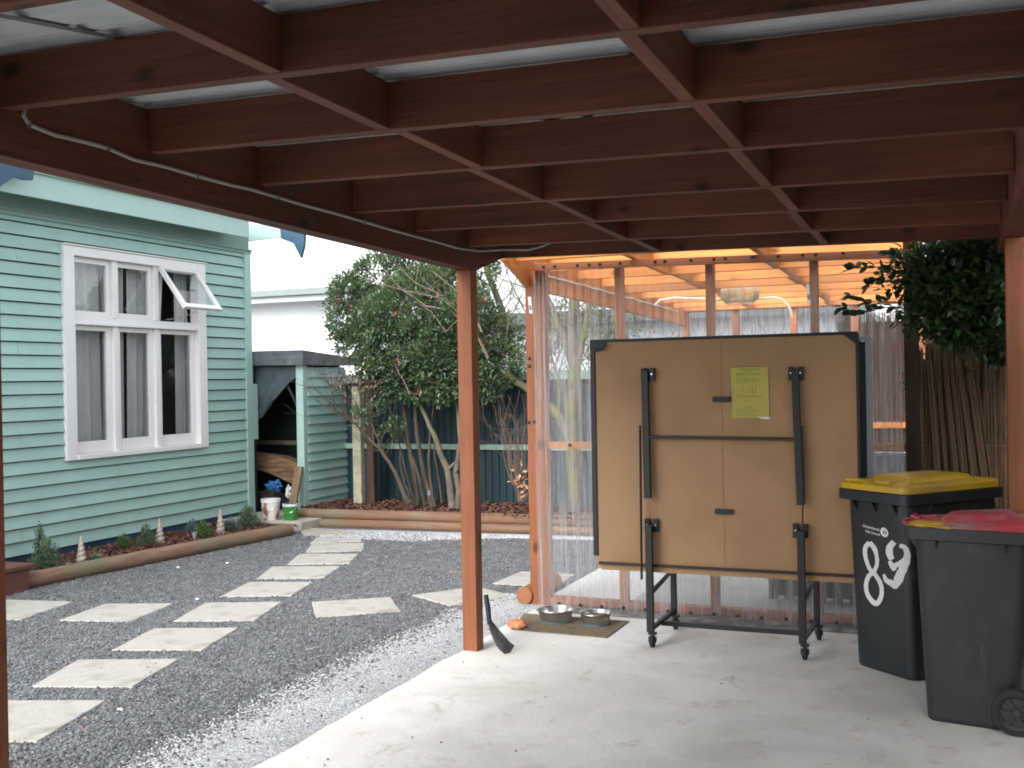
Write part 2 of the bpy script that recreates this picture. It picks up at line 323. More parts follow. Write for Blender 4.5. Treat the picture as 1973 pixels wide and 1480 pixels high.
# ---- stepping stones
ssm = mat('cream_paving', (.39, .38, .35), rough=.8, var=.10, vscale=4, bump=.25, bscale=45, dirt=(.24, .235, .20), dscale=5, dlo=.5, dhi=.75)
def z1(x, y): return (470+x/3.523, 1000+y/3.523)
PAVERS = []
main = [
 ('stepping stone nearest the garden logs, mostly mud stained', [z1(450,165), z1(490,130), z1(805,130), z1(795,155)]),
 ('cream stepping stone second from the garden logs', [z1(415,228), z1(462,167), z1(818,165), z1(808,217)]),
 ('stepping stone third from the garden logs in the diagonal row', [z1(290,310), z1(375,238), z1(775,238), z1(712,305)]),
 ('stepping stone fourth from the garden logs in the diagonal row', [z1(85,408), z1(190,325), z1(655,322), z1(545,402)]),
 ('stepping stone fifth from the garden logs in the diagonal row', [(424,1150), (480,1122), (603,1122), (561,1148)]),
 ('stepping stone at the crossing of the two rows', [(334.5,1197), (395,1162), (544,1160), (490,1196)]),
 ('speckled stepping stone just below the crossing of the rows', [(216,1253), (297,1211), (459.5,1210), (390,1253)]),
 ('speckled stepping stone next to last towards the viewer', [(59,1323.5), (150,1272), (345,1270), (254,1324)]),
 ('largest looking stepping stone in the bottom left corner', None),
 ('stepping stone left of the crossing, in the middle of the cross row', [(115,1195.5), (203,1164), (334.5,1163), (252,1198)]),
 ('stepping stone cut by the left edge below the flower bed', None),
 ('stepping stone lying alone to the left of the timber post', [z1(490,670), z1(460,565), z1(995,532), z1(1062,625)]),
 ('turned stepping stone directly behind the timber post', [z1(1400,590), z1(1145,518), z1(1580,460), z1(1835,525)]),
 ('stepping stone beside the clear walled enclosure corner', None)]
for lb, q in main:
    if q: P = [atZ(a, b, .0) for a, b in q]
    elif 'bottom left' in lb: P = [Vector(p) for p in ((-3.90,4.06,0), (-3.74,3.48,0), (-4.29,3.30,0), (-4.44,3.86,0))]
    elif 'left edge' in lb: P = [Vector(p) for p in ((-5.80,5.28,0), (-5.91,5.85,0), (-6.44,5.75,0), (-6.33,5.20,0))]
    else: P = [Vector(p) for p in ((-3.28,7.38,0), (-3.26,7.92,0), (-2.80,7.93,0), (-2.78,7.40,0))]
    c = sum(P, Vector())/4; n = (P[1]-P[0]).cross(P[2]-P[1]).z
    if n < 0: P = P[::-1]
    PAVERS.append(P)
    ring = []
    for i in range(4):
        a, b = P[i], P[(i+1) % 4]
        for j in range(8):
            p = a.lerp(b, j/8); o = (p-c).normalized()*.006*noise.noise(p*9); ring.append(p+o-c)
    top = [Vector((p.x*.985, p.y*.985, .0035)) for p in ring]; bot = [Vector((p.x, p.y, -.03)) for p in ring]; mid = [Vector((p.x, p.y, -.001)) for p in ring]
    o = MB().loft([bot, mid, top]).build('stepping_stone', ssm); o.location = (c.x, c.y, 0)
    tag(o, lb, 'stepping stone', 'square stepping stones set in the gravel')

def on_stone(x, y):
    for P in PAVERS:
        s_ = [(P[(i+1) % 4].x-P[i].x)*(y-P[i].y)-(P[(i+1) % 4].y-P[i].y)*(x-P[i].x) > .004 for i in range(4)]
        if all(s_): return True
    return False
stm = mat('grey_stone', (.125, .13, .137), rough=.8, island=.65, var=.3)
stp = mat('pale_stone', (.40, .41, .425), rough=.8, island=.45, var=.2)
pts = []
while len(pts) < 42000:
    x = random.uniform(-6.7, -2.7); y = 2.9+6.8*random.random()**1.5
    if x > -2.95-.12*noise.noise((y*2, 1, 0)) and random.random() < .8: continue
    if y > 9.55+(x+6.6)*.08: continue
    if on_stone(x, y): continue
    pts.append((x, y))
pebbles('gravel', pts, stm, .006, .0135, 'dark grey loose gravel covering the yard')
pts = []
while len(pts) < 26000:
    y = 2.9+4.2*random.random()**1.2; wdt = .43+.07*noise.noise((y*1.7, 3, 0)); u = random.random()
    x = -2.66-wdt*u**.8*random.uniform(.8, 1.35)
    if on_stone(x, y): continue
    pts.append((x, y))
pebbles('gravel', pts, stp, .004, .009, 'pale crushed stone band along the concrete edge')
pts = []
while len(pts) < 9000:
    x = random.uniform(-6.0, -2.9); c = 9.60+(x+6.0)*.085
    y = c-random.random()**.8*(.52 if x < -4.9 else .52-.36*min(1, (x+4.9)/.9))*random.uniform(.8, 1.15)
    if on_stone(x, y): continue
    pts.append((x, y))
pebbles('gravel', pts, stp, .006, .011, 'pale pebbles in front of the stacked garden logs')
# stray gravel kicked onto the paving and the concrete
pts = []
for P in PAVERS:
    for _ in range(random.choice((3, 6, 14, 18))):
        a, c_ = random.random(), random.random(); e = P[0].lerp(P[1], a).lerp(P[3].lerp(P[2], a), c_**1.6); pts.append((e.x, e.y))
for _ in range(30): pts.append((-2.62+abs(random.gauss(0, .5)), random.uniform(3, 6.5)))
for _ in range(18): pts.append((random.uniform(-2.6, .2), random.uniform(3.3, 6.5)))
GZ0 = GZ; GZ = .003; pebbles('gravel', pts, stm, .003, .008, 'stray bits of gravel lying on the paving and concrete'); GZ = GZ0
# ================================================================== CARPORT
cp = thing('carport', 'dark red stained timber carport roof overhead with its posts', 'carport', (-2.6, 5.55, 0))
def zj(x, y): return 2.366-.0168*(y-2.29)-.024*(x+2.556)       # underside of the joists
def zb(y): return 2.262-.0145*y                                # underside of the left beam
b = MB()
for x0, x1 in ((-2.648, -2.604), (-2.602, -2.558)):
    b.add([(x0,-4.0,zb(-4.0)),(x1,-4.0,zb(-4.0)),(x1,5.60,zb(5.6)),(x0,5.60,zb(5.6)),(x1,6.04,2.302),(x0,6.04,2.302),
           (x0,-4.0,2.62),(x1,-4.0,2.62),(x1,6.04,2.452),(x0,6.04,2.452)],
          [(0,1,2,3),(3,2,4,5),(5,4,8,9),(9,8,7,6),(6,7,1,0),(1,7,8,4,2),(6,0,3,5,9)])
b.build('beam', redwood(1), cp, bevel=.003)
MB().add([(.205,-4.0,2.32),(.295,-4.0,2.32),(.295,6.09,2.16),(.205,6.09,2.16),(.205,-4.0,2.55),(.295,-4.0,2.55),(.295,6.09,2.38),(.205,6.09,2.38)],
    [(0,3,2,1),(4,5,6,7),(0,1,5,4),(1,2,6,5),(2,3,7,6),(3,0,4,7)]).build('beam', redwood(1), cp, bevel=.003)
ysj = [-3.92, -3.3, -2.68, -2.06, -1.44, -.82, -.2, .42, 1.04, 1.66, 2.289, 2.915, 3.537, 4.249, 4.86, 5.50]
for i, y in enumerate(ysj):
    xe = .203; x0 = -2.557
    p = [(x0,y,zj(x0,y)),(xe,y,zj(xe,y)),(xe,y+.045,zj(xe,y)),(x0,y+.045,zj(x0,y))]
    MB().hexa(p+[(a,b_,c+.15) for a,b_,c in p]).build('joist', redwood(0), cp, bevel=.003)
x0, xe, y = -2.557, .40, 6.045
p = [(x0-.09,y,zj(x0,y)),(xe,y,zj(xe,y)),(xe,y+.045,zj(xe,y)),(x0-.09,y+.045,zj(x0,y))]
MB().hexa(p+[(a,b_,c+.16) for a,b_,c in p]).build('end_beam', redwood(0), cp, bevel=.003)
yy = ysj+[6.045]
for xc, off in ((-1.62, .018), (-.667, .010)):
    for i in range(len(yy)-1):
        a, c = yy[i]+.0455, yy[i+1]-.0005; x = xc+(off if i % 2 else -off)
        z0a, z0c = zj(x, a)+.002, zj(x, c)+.002
        MB().hexa([(x-.022,a,z0a),(x+.022,a,z0a),(x+.022,c,z0c),(x-.022,c,z0c),(x-.022,a,z0a+.145),(x+.022,a,z0a+.145),(x+.022,c,z0c+.145),(x-.022,c,z0c+.145)]).build('blocking', redwood(1), cp, bevel=.002)
MB().box(-2.637, -2.547, 5.505, 5.595, 0, zb(5.55)-.001).build('post', postwood(2), cp, bevel=.004)
MB().box(-2.648, -2.553, 2.185, 2.275, -.02, zb(2.2)-.001).build('post', postwood(2), cp, bevel=.004)
MB().box(.215, .295, 5.46, 5.55, 0, 2.168).build('post', postwood(2), cp, bevel=.004)
MB().box(.215, .295, 1.2, 1.29, 0, 2.24).build('post', postwood(2), cp, bevel=.004)
# roof sheet: ribbed steel, ribs run along X
roofm = mat('grey_steel_sheet_underside', (.64, .68, .69), rough=.45, spec=.4, var=.08, bump=.03)
b = MB(); prof = []
y = -4.2
while y < 6.25:
    prof += [(y, 0), (y+.09, 0), (y+.10, .012), (y+.115, .012), (y+.125, 0), (y+.15, 0), (y+.165, .022), (y+.195, .022), (y+.21, 0)]; y += .21
for (yv, h) in prof:
    for x in (-2.75, .45): b.v.append((x, yv, zj(x, yv)+.163+h))
b.f = [(2*i, 2*i+1, 2*i+3, 2*i+2) for i in range(len(prof)-1)]
b.build('roof_sheet', roofm, cp)
# thin steel cover above closes the light gap; strap braces under the sheet
strapm = mat('galvanised_strap', (.25, .25, .24), rough=.5, metal=.6, var=.2)
def strap(a, b_):
    A = Vector((a[0], a[1], zj(*a)+.156)); B = Vector((b_[0], b_[1], zj(*b_)+.156))
    MB().beam(A, B, .03, .0015).build('brace_strap', strapm, cp)
strap((-2.5, 1.7), (.15, 5.9)); strap((.15, 1.2), (-2.5, 5.9))

gw = thing('rear_light_blocker', 'unseen pale wall added behind the viewer to block and bounce light', 'wall', (-1, -4.1, 0))  # unseen wall, added to cut light from behind and bounce floor light
MB().box(-2.75, 1.1, -4.2, -4.1, 0, 2.7).build('boards', mat('pale_blocker_wall', (.5, .48, .45), rough=.8, var=.2), gw)
# electrical cable stapled to the inside of the left beam
cabm = mat('grey_white_cable', (.42, .40, .36), rough=.6, var=.1)
cy = [(2.374,2.395),(2.374,2.38),(2.368,2.362),(2.387,2.338),(2.487,2.327),(2.605,2.33),(2.707,2.329),(2.827,2.314),(2.982,2.317),(3.149,2.313),(3.347,2.312),(3.479,2.315),(3.654,2.311),(3.844,2.306),(4.071,2.305),(4.344,2.3),(4.648,2.293),(4.987,2.29),(5.37,2.285),(5.654,2.300)]
cpts = [(-2.551, a, z) for a, z in cy]+[(-2.50, 5.86, 2.325), (-2.40, 6.02, 2.335), (-2.32, 6.036, 2.35), (-2.26, 6.036, 2.37)]
cb = thing('electrical_cable', 'pale electrical cable clipped along the inner side of the left carport beam', 'cable', (-2.55, 4, 2.3))
MB().tube(cpts, .0062, 8).build('cable_sheath', cabm, cb, smooth=True)
for a, z in cy[3::3]: MB().box(-2.556, -2.5435, a-.004, a+.004, z-.010, z+.010).build('clip', strapm, cb)

# ================================================================== HOUSE
hs_ = thing('weatherboard_house', 'pale teal weatherboard house with a white framed window', 'house', (-7.4, 7, 0))
HX = -7.4
wy0, wy1, wz0, wz1 = 7.30, 9.13, .93, 2.78      # wall opening
wall = MB(); ph = .114; z = .10
def board(y0, y1, z0, z1):
    z0 += .014
    wall.add([(HX-.03,y0,z0),(HX+.028,y0,z0),(HX+.004,y0,z1),(HX-.03,y0,z1),(HX-.03,y1,z0),(HX+.028,y1,z0),(HX+.004,y1,z1),(HX-.03,y1,z1)],
             [(0,1,2,3),(7,6,5,4),(0,4,5,1),(1,5,6,2),(2,6,7,3),(3,7,4,0)])
zz = .115
while zz < 3.0:
    z1_ = min(zz+ph+.003, 3.03)
    if z1_ <= wz0 or zz >= wz1: board(2.0, 9.885, zz, z1_)
    else: board(2.0, wy0, zz, z1_); board(wy1, 9.885, zz, z1_)
    zz += ph
wl_ = wall.build('wall', teal, hs_)
nl = MB(); nm_ = mat('painted_nail_head', (.20, .34, .31), rough=.6)
jt = MB(); zz = .115; kk = 0
while zz < 2.98:
    for y in (3.2, 4.1, 5.0, 5.9, 6.8, 9.45):
        if zz < wz0 or zz > wz1 or y < wy0-.1 or y > wy1+.1: nl.lathe((HX+.0215, y+.01*math.sin(kk*3.1), zz+.045), [(0, .003), (.004, .003), (.0045, 0)], 6, 'x')
    yj = (4.6, 6.75, 5.4, 8.3, 6.2, 7.9, 5.0)[kk % 7]
    if not (wz0-.12 < zz < wz1 and wy0-.1 < yj < wy1+.1): jt.hexa([(HX+.004, yj, zz+.016), (HX+.0285, yj, zz+.016), (HX+.0285, yj+.003, zz+.016), (HX+.004, yj+.003, zz+.016), (HX+.0, yj, zz+.112), (HX+.0055, yj, zz+.112), (HX+.0055, yj+.003, zz+.112), (HX+.0, yj+.003, zz+.112)])
    zz += ph; kk += 1
tag(nl.build('nail_heads', nm_, hs_), kind='stuff'); tag(jt.build('board_joints', mat('joint_line', (.12, .20, .19)), hs_), kind='stuff')
MB().box(HX-.12, HX-.031, 2.0, 9.9, -.05, .95).box(HX-.12, HX-.031, 2.0, wy0, .95, 2.75).box(HX-.12, HX-.031, wy1, 9.9, .95, 2.75).box(HX-.12, HX-.031, 2, 9.9, 2.75, 3.4).build('wall_lining', dark, hs_)
MB().box(HX-.03, HX+.034, 9.885, 10.0, .08, 3.02).build('corner_board', teal2, hs_, bevel=.003)
MB().box(-11.5, HX-.03, 9.90, 9.98, .0, 3.35).build('end_wall', teal, hs_)
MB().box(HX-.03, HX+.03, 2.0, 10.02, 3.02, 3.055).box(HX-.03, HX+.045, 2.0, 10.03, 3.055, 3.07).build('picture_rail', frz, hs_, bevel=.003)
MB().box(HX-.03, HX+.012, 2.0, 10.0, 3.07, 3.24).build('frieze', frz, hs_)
MB().box(HX-.02, HX+.006, 2.0, 10.0, -.05, .118).build('base_board', darkblue, hs_)
MB().box(HX-.03, -7.125, 2.0, 9.62, 3.235, 3.25).build('soffit', teal2, hs_)
fa = MB().box(-7.125, -7.10, 2.0, 9.62, 3.145, 3.345)
fa.build('fascia', teal2, hs_, bevel=.002)
MB().box(-7.128, -7.07, 2.0, 9.68, 3.345, 3.39).build('gutter', teal2, hs_, bevel=.01)
P = [atY(497,432,10.3), atY(541,439,10.3), atY(541,457,10.3), atY(476,465,10.3), atY(470,430,10.3)]
MB().prism(P, (0, .04, 0)).build('eave_return', teal2, hs_)
P = [atY(539,437,10.28), atY(586,449,10.28), atY(585,472,10.28), atY(579,497,10.28), atY(565,469,10.28), atY(541,460,10.28)]
MB().prism(P, (0, .05, 0)).build('barge_board', bluetrim, hs_, bevel=.004)
P = [atX(-60,300,-7.0), atX(10,305,-7.0), atX(59,324,-7.0), atX(57,348,-7.0), atX(42,347,-7.0), atX(22,341,-7.0), atX(0,356,-7.0), atX(-60,400,-7.0)]
MB().prism(P, (.04, 0, 0)).build('barge_board', bluetrim, hs_)
MB().prism([(-7.10, 1.9, 3.39), (-7.10, 9.7, 3.39), (-9.6, 9.7, 4.7), (-9.6, 1.9, 4.7)], (0, 0, .04)).build('roof', mat('dark_roof_iron', (.08, .10, .12), rough=.5), hs_)
# meter box on the corner by the wood store
MB().box(HX-.08, HX+.03, 10.002, 10.09, .92, 1.55).build('meter_box', teal2, hs_, bevel=.004)
# window
wn = MB()
X0, X1 = HX-.06, HX+.05
wn.box(X0, X1, 7.24, 7.365, .89, 2.83); wn.box(X0, X1, 9.065, 9.19, .89, 2.83)
wn.box(X0, X1, 7.365, 9.065, 2.745, 2.83); wn.box(X0, X1+.012, 7.365, 9.065, .89, .935)
wn.box(X0, X1+.016, 7.23, 9.20, 2.832, 2.846)
wo_ = wn.build('window', white, hs_, bevel=.004)
MB().box(X0, HX+.012, 7.365, 9.065, 2.135, 2.20).box(X0, HX+.045, 7.365, 9.065, 2.12, 2.147).build('transom', white, wo_, bevel=.003)
for y0 in (7.865, 8.435):
    MB().box(X0, HX+.02, y0, y0+.062, .935, 2.12).box(X0, HX+.02, y0, y0+.062, 2.2, 2.745).build('mullion', white, wo_, bevel=.003)
def sash(y0, y1, z0, z1, x, wb, hb, ht=None, nm='sash'):
    ht = ht or hb
    s = MB().box(x-.04, x, y0, y0+wb, z0, z1).box(x-.04, x, y1-wb, y1, z0, z1).box(x-.04, x, y0+wb, y1-wb, z0, z0+hb).box(x-.04, x, y0+wb, y1-wb, z1-ht, z1)
    s.build(nm, white, wo_, bevel=.003)
    MB().add([(x-.02,y0+wb-.003,z0+hb-.003),(x-.02,y1-wb+.003,z0+hb-.003),(x-.02,y1-wb+.003,z1-ht+.003),(x-.02,y0+wb-.003,z1-ht+.003)],[(0,1,2,3)]).build('pane', glass, wo_)
bays = ((7.367, 7.863), (7.929, 8.433), (8.499, 9.063))
for i, (a, c) in enumerate(bays):
    sash(a, c, .937, 2.118, HX-.012, .055, .11, .045)
    if i < 2: sash(a, c, 2.202, 2.743, HX-.012, .045, .05)
# third top sash stands open, hinged at its top edge
piv = Vector((HX+.005, 0, 2.735)); a, c = bays[2]; L = .535; ang = R_(37)
def opn(v): x, y, z_ = v; r = Vector((x, 0, z_)); return (piv.x+r.x*math.cos(ang)-r.z*math.sin(ang)*1, y, piv.z+r.x*math.sin(ang)*1+r.z*math.cos(ang))
def mapmb(m, f): m.v = [f(v) for v in m.v]; return m
s = MB(); y0, y1, wb = a-.01, c+.005, .045
for bx in ((0,.04,y0,y0+wb,-L,0),(0,.04,y1-wb,y1,-L,0),(0,.04,y0+wb,y1-wb,-L,-L+.05),(0,.04,y0+wb,y1-wb,-.045,0)): s.box(*bx)
mapmb(s, opn).build('open_sash', white, wo_, bevel=.003)
mapmb(MB().add([(.02,y0+wb-.003,-L+.047),(.02,y1-wb+.003,-L+.047),(.02,y1-wb+.003,-.042),(.02,y0+wb-.003,-.042)],[(0,1,2,3)]), opn).build('pane', glass, wo_)
MB().tube([(HX+.0, 8.62, 2.22), (HX+.16, 8.66, 2.235), (HX+.30, 8.74, 2.30)], .004, 6).build('stay', steel, wo_)
# curtains behind the glass
curt = mat('grey_net_curtain', (.62, .62, .61), rough=.9, var=.12, vscale=5, stretch=(1, 1, .2))
def curtain(y0f, y1f, z0, z1, y0t=None, y1t=None):
    y0t = y0f if y0t is None else y0t; y1t = y1f if y1t is None else y1t; b = MB(); n, mrows = 40, 8
    for j in range(mrows+1):
        t = j/mrows
        for i in range(n+1):
            u = i/n; y = (y0f+(y1f-y0f)*u)*(1-t)+(y0t+(y1t-y0t)*u)*t
            b.v.append((HX-.17+.02*math.sin(u*n*.75+t)+.008*math.sin(u*23), y, z0+(z1-z0)*t))
    for j in range(mrows):
        for i in range(n): k = j*(n+1)+i; b.f.append((k, k+1, k+n+2, k+n+1))
    b.build('curtain', curt, wo_, smooth=True)
curtain(7.30, 7.93, .9, 2.8); curtain(7.9, 8.18, .9, 2.8, 7.9, 8.22); curtain(8.22, 8.66, .9, 2.8, 8.24, 8.80); curtain(8.93, 9.14, .9, 2.8)
MB().box(-11, HX-.125, 6.4, 6.44, .3, 3.1).box(-11, HX-.125, 9.8, 9.84, .3, 3.1).box(-11, -10.96, 6.4, 9.84, .3, 3.1).box(-11, HX-.125, 6.4, 9.84, .28, .3).box(-11, HX-.125, 6.4, 9.84, 3.1, 3.12).build('room', mat('room_wall', (.28, .26, .24), rough=.9), hs_)

# brown step box at the lower left
MB_ = MB().box(-7.375, -6.60, 4.6, 6.10, -.02, .17).box(-7.375, -6.575, 4.58, 6.125, .17, .20)
tag(MB_.build('timber_step', mat('brown_painted_board', (.13, .05, .035), rough=.6, var=.15), bevel=.004), 'dark brown painted box step at the end of the flower bed', 'step')

# flower bed at the house
mulch = mat('bark_mulch', (.10, .035, .022), rough=.95, var=.5, vscale=30, bump=1, bscale=60, dirt=(.05, .02, .015), dscale=20)
MB().prism([(-7.38, 6.12, -.02), (-6.66, 6.12, -.02), (-6.31, 9.15, -.02), (-6.6, 9.4, -.02), (-7.38, 9.4, -.02)], (0, 0, .085)).build('flower_bed', mulch)
tag(bpy.data.objects['flower_bed'], kind='structure')
tag(MB().prism([(-6.62, 9.80, -.02), (-2.75, 10.03, -.02), (-2.75, 11.0, -.02), (-6.80, 11.0, -.02), (-6.80, 10.10, -.02)], (0, 0, .18)).build('garden_bed', mulch), kind='structure')
def chips(nm, fn, n, zbase, label, size=(.012, .03)):
    b = MB()
    for _ in range(n):
        x, y = fn(); L = random.uniform(*size); wd = L*random.uniform(.25, .5); a = random.random()*6.28; t = random.uniform(-.5, .5); z_ = zbase+random.uniform(.0, .018)
        d = Vector((math.cos(a)*math.cos(t), math.sin(a)*math.cos(t), math.sin(t)))*L; s_ = Vector((-math.sin(a), math.cos(a), random.uniform(-.6, .6)))*wd; c = Vector((x, y, z_))
        b.add([c-d-s_, c+d-s_*.6, c+d*.9+s_, c-d*.8+s_*.8], [(0, 1, 2, 3)])
    tag(b.build(nm, mat('bark_chip', (.115, .052, .035), rough=.9, island=.7, var=.2)), label, 'mulch', kind='stuff')
def hb():
    y = random.uniform(6.2, 9.35); return random.uniform(-7.36, -6.70+.12*(y-6.2)), y
chips('bark_chips', hb, 5000, .062, 'dark red bark chips in the narrow bed by the house')
chips('bark_chips', lambda: (random.uniform(-6.75, -2.8), random.uniform(9.92, 10.97)), 9000, .16, 'bark chips and leaf litter in the raised bed by the fence')
def log(name, a, c, r, m, label, group=None, sag=0):
    A, B = Vector(a), Vector(c); n = 14; pp = []; rr = []
    for i in range(n+1):
        t = i/n; p = A.lerp(B, t); pp.append(p+Vector((.006*noise.noise((t*5, r, A.x)), .006*noise.noise((t*5, 2, A.x)), 0)))
        e = min(1, .86+min(t, 1-t)*n*.14*2) if min(t, 1-t)*n < 1 else 1
        rr.append(r*e*(1+.04*noise.noise((t*6, 9, A.y))))
    pp.insert(1, pp[0].lerp(pp[1], .12)); rr.insert(1, r); pp.insert(-1, pp[-1].lerp(pp[-2], .12)); rr.insert(-1, r)
    o = MB().tube(pp, rr, 18).build(name, m, smooth=True); tag(o, label, 'log', group); return o
log('garden_log', (-6.70, 6.13, .05), (-6.33, 9.16, .05), .068, logy, 'long damp round log edging the bed along the house wall')
log('garden_log', (-6.66, 9.83, .125), (-2.76, 10.06, .125), .058, logm, 'upper orange brown round log on top of the raised bed edge')
log('garden_log', (-6.62, 9.78, .03), (-3.95, 9.96, .03), .052, logm, 'long lower round log under the raised bed edge')
log('garden_log', (-3.93, 9.97, .028), (-2.76, 10.04, .028), .050, logm, 'short lower log piece nearest the clear enclosure')

# ================================================================== leaves and branches
def rnd(s=1): 
    while True:
        v = Vector((random.uniform(-1, 1), random.uniform(-1, 1), random.uniform(-1, 1)))
        if 0 < v.length < 1: return v*s
def leaf(b, c, L, W, d=None, up=None):
    d = (d or rnd()).normalized(); up = (up or Vector((0, 0, 1)))+rnd(.7)
    s = d.cross(up)
    if s.length < .05: return
    s.normalize(); u = s.cross(d)
    p = [c, c+d*L*.35+s*W*.5+u*L*.08, c+d*L*.72+s*W*.42+u*L*.06, c+d*L-u*L*.08, c+d*L*.72-s*W*.42+u*L*.06, c+d*L*.35-s*W*.5+u*L*.08, c+d*L*.5]
    b.add(p, [(0, 1, 6), (1, 2, 6), (2, 3, 6), (3, 4, 6), (4, 5, 6), (5, 0, 6)])
def leaf4(b, c, L, W, d, up):
    s = d.cross(up)
    if s.length < .05: return
    s.normalize(); u = s.cross(d); b.add([c, c+d*L*.5+s*W*.5+u*L*.1, c+d*L, c+d*L*.5-s*W*.5+u*L*.1], [(0, 1, 2), (0, 2, 3)])
def clump(b, tw, c, r, n, L, W, big=False, core=None, thr=-.1):
    k = 0
    sd_ = random.random()*50
    while k < n:
        v = rnd(); v = v.normalized()*(v.length**.35); p = c+Vector((v.x*r, v.y*r, v.z*r*.95))
        if noise.noise(p*5.5+Vector((sd_, 0, 0))) < thr: k += .15; continue
        out = (v+rnd(.8)+Vector((0, 0, .1))).normalized()
        for _ in range(4):
            q = p+rnd(L*.9)
            if big: leaf(b, q, L*random.uniform(.7, 1.15), W*random.uniform(.8, 1.1), (out+rnd(.9)).normalized())
            else: leaf4(b, q, L*random.uniform(.7, 1.2), W, (out+rnd(.9)).normalized(), (Vector((0, 0, 1))+rnd(.8)))
            k += 1
        if tw is not None and random.random() < .12:
            tw.tube([c+(p-c)*.25, c+(p-c)*.65+rnd(.03), p], [.006, .004, .002], 4, cap=False)
def branch(b, p, d, L, r, depth, gnarl=.35, up=.05, kids=3, shrink=.66):
    n = max(3, int(L/.07)); pts = [p]; rs = [r]; q = p.copy(); dd = d.normalized()
    for i in range(n):
        dd = (dd+rnd(gnarl*.5)+Vector((0, 0, up))).normalized(); q = q+dd*L/n; pts.append(q.copy()); rs.append(max(.0014, r*(1-.55*(i+1)/n)))
        if depth > 0 and i > n*.25 and random.random() < kids/n:
            branch(b, q.copy(), (dd+rnd(1.0)).normalized(), L*shrink*random.uniform(.7, 1.1), rs[-1]*.7, depth-1, gnarl, up, kids, shrink)
    b.tube(pts, rs, 6 if r > .01 else 4, cap=False)
    if depth > 0: branch(b, q, (dd+rnd(.5)).normalized(), L*shrink, rs[-1]*.9, depth-1, gnarl, up, kids, shrink)
def limb(b, pix, Y, r0, r1, n=7):     # polyline of pixels on the plane at distance Y, wobbled in depth
    P = []
    for i, (x, y) in enumerate(pix): P.append(atY(x, y, Y+.12*noise.noise((x*.01, y*.01, Y))))
    Q = []
    for i in range(len(P)-1):
        for t in (0, .33, .66): Q.append(P[i].lerp(P[i+1], t)+rnd(.008))
    Q.append(P[-1]); rs = [r0+(r1-r0)*i/(len(Q)-1) for i in range(len(Q))]
    b.tube(Q, rs, n); return P, Q

# camellia
cm = thing('camellia_tree', 'bushy dark green camellia with red flowers standing in the raised bed', 'tree', (-5.3, 10.3, .17))
tr = MB(); tw = MB(); lv = MB(); fw = MB()
for pix, r0, r1 in (([(806,974),(800,930),(792,880),(785,840),(778,790),(770,740),(760,680)], .030, .014), ([(832,976),(822,930),(812,890),(806,850),(800,800),(800,740),(805,660)], .030, .014),
     ([(818,976),(812,940),(798,890),(780,850),(770,830),(748,800)], .022, .008), ([(838,975),(828,920),(826,880),(830,830),(836,780),(838,720)], .018, .008),
     ([(800,972),(788,930),(775,880),(768,850)], .014, .007), ([(852,970),(846,930),(838,880),(835,830)], .012, .006)):
    limb(tr, pix, 10.25, r0, r1)
clumps = [(690,600,62,10.3),(735,545,60,10.5),(800,600,85,10.3),(865,560,75,10.6),(765,675,70,10.2),(850,690,78,10.2),(925,640,62,10.4),(955,700,48,10.3),(688,660,42,10.2),
          (905,520,58,10.8),(790,520,58,10.8),(875,735,38,10.1),(975,640,34,10.5),(720,700,36,10.1),(905,690,60,10.3),(668,560,34,10.3),(660,620,30,10.2),(745,615,50,10.0),(815,660,60,10.0),(895,600,50,10.1),(1010,690,26,10.3),(770,740,34,10.2),(830,545,50,10.3),(735,728,34,10.2),(800,738,40,10.15),(848,748,34,10.1),(940,742,30,10.3),(700,640,40,10.2)]
for (x, y, r, Y) in clumps:
    c = atY(x, y, Y); rr = r/177; clump(lv, tw, c, rr, int(2600*(rr/.4)**2), .052, .028, thr=-.16)
for (x, y, r, Y) in ((705,812,20,10.0),(722,790,18,10.0),(745,835,18,10.1),(762,820,14,10.1),(690,795,12,10),(640,590,16,10.3),(655,535,14,10.3),(700,520,18,10.4),(648,650,12,10.2)):
    clump(lv, tw, atY(x, y, Y), r/177, 110, .05, .027, thr=-.3)
for _ in range(20):
    x, y, r, Y = random.choice(clumps[:20]); c = atY(x+random.uniform(-r, r)*.9, y+random.uniform(-r, r)*.9, Y-r/177*.95)
    for _ in range(7): leaf(fw, c+rnd(.012), random.uniform(.022, .034), .022, rnd().normalized())
tr.build('trunk', bark, cm, smooth=True); tw.build('twigs', bark, cm); lv.build('crown', leaf_cam, cm); tag(fw.build('flowers', flower, cm), kind='stuff')

# pale-barked forked tree with bare branches
bt = thing('bare_tree', 'pale barked forked tree with mostly bare twigs beside the camellia', 'tree', (-4.98, 10.3, .17))
b = MB()
limb(b, [(872,980),(868,940),(862,905),(852,880),(838,845),(825,812),(812,785),(795,755)], 10.15, .045, .016, 10)
limb(b, [(882,980),(884,945),(878,912),(884,880),(886,850),(884,800),(876,760),(878,700)], 10.15, .036, .014, 9)
limb(b, [(862,905),(880,890),(892,860),(900,820),(905,760)], 10.15, .02, .008)
for pix, r in (([(940,690),(900,605),(850,570),(800,545),(760,505)], .014), ([(920,650),(870,600),(820,590),(770,555),(745,525),(718,488)], .013), ([(885,605),(850,575),(800,565),(740,550),(692,536)], .012),
               ([(930,640),(905,600),(880,560),(830,520),(820,500)], .012), ([(900,600),(860,640),(830,600),(800,580)], .009), ([(790,760),(770,720),(760,700)], .01)):
    P, Q = limb(b, pix, 9.85, r, .003)
    for q in Q[3::2]: branch(b, q, rnd()+Vector((-.4, 0, .5)), random.uniform(.15, .4), .004, 1, .5, .03, 2)
b.build('trunk', barkgrey, bt, smooth=True)

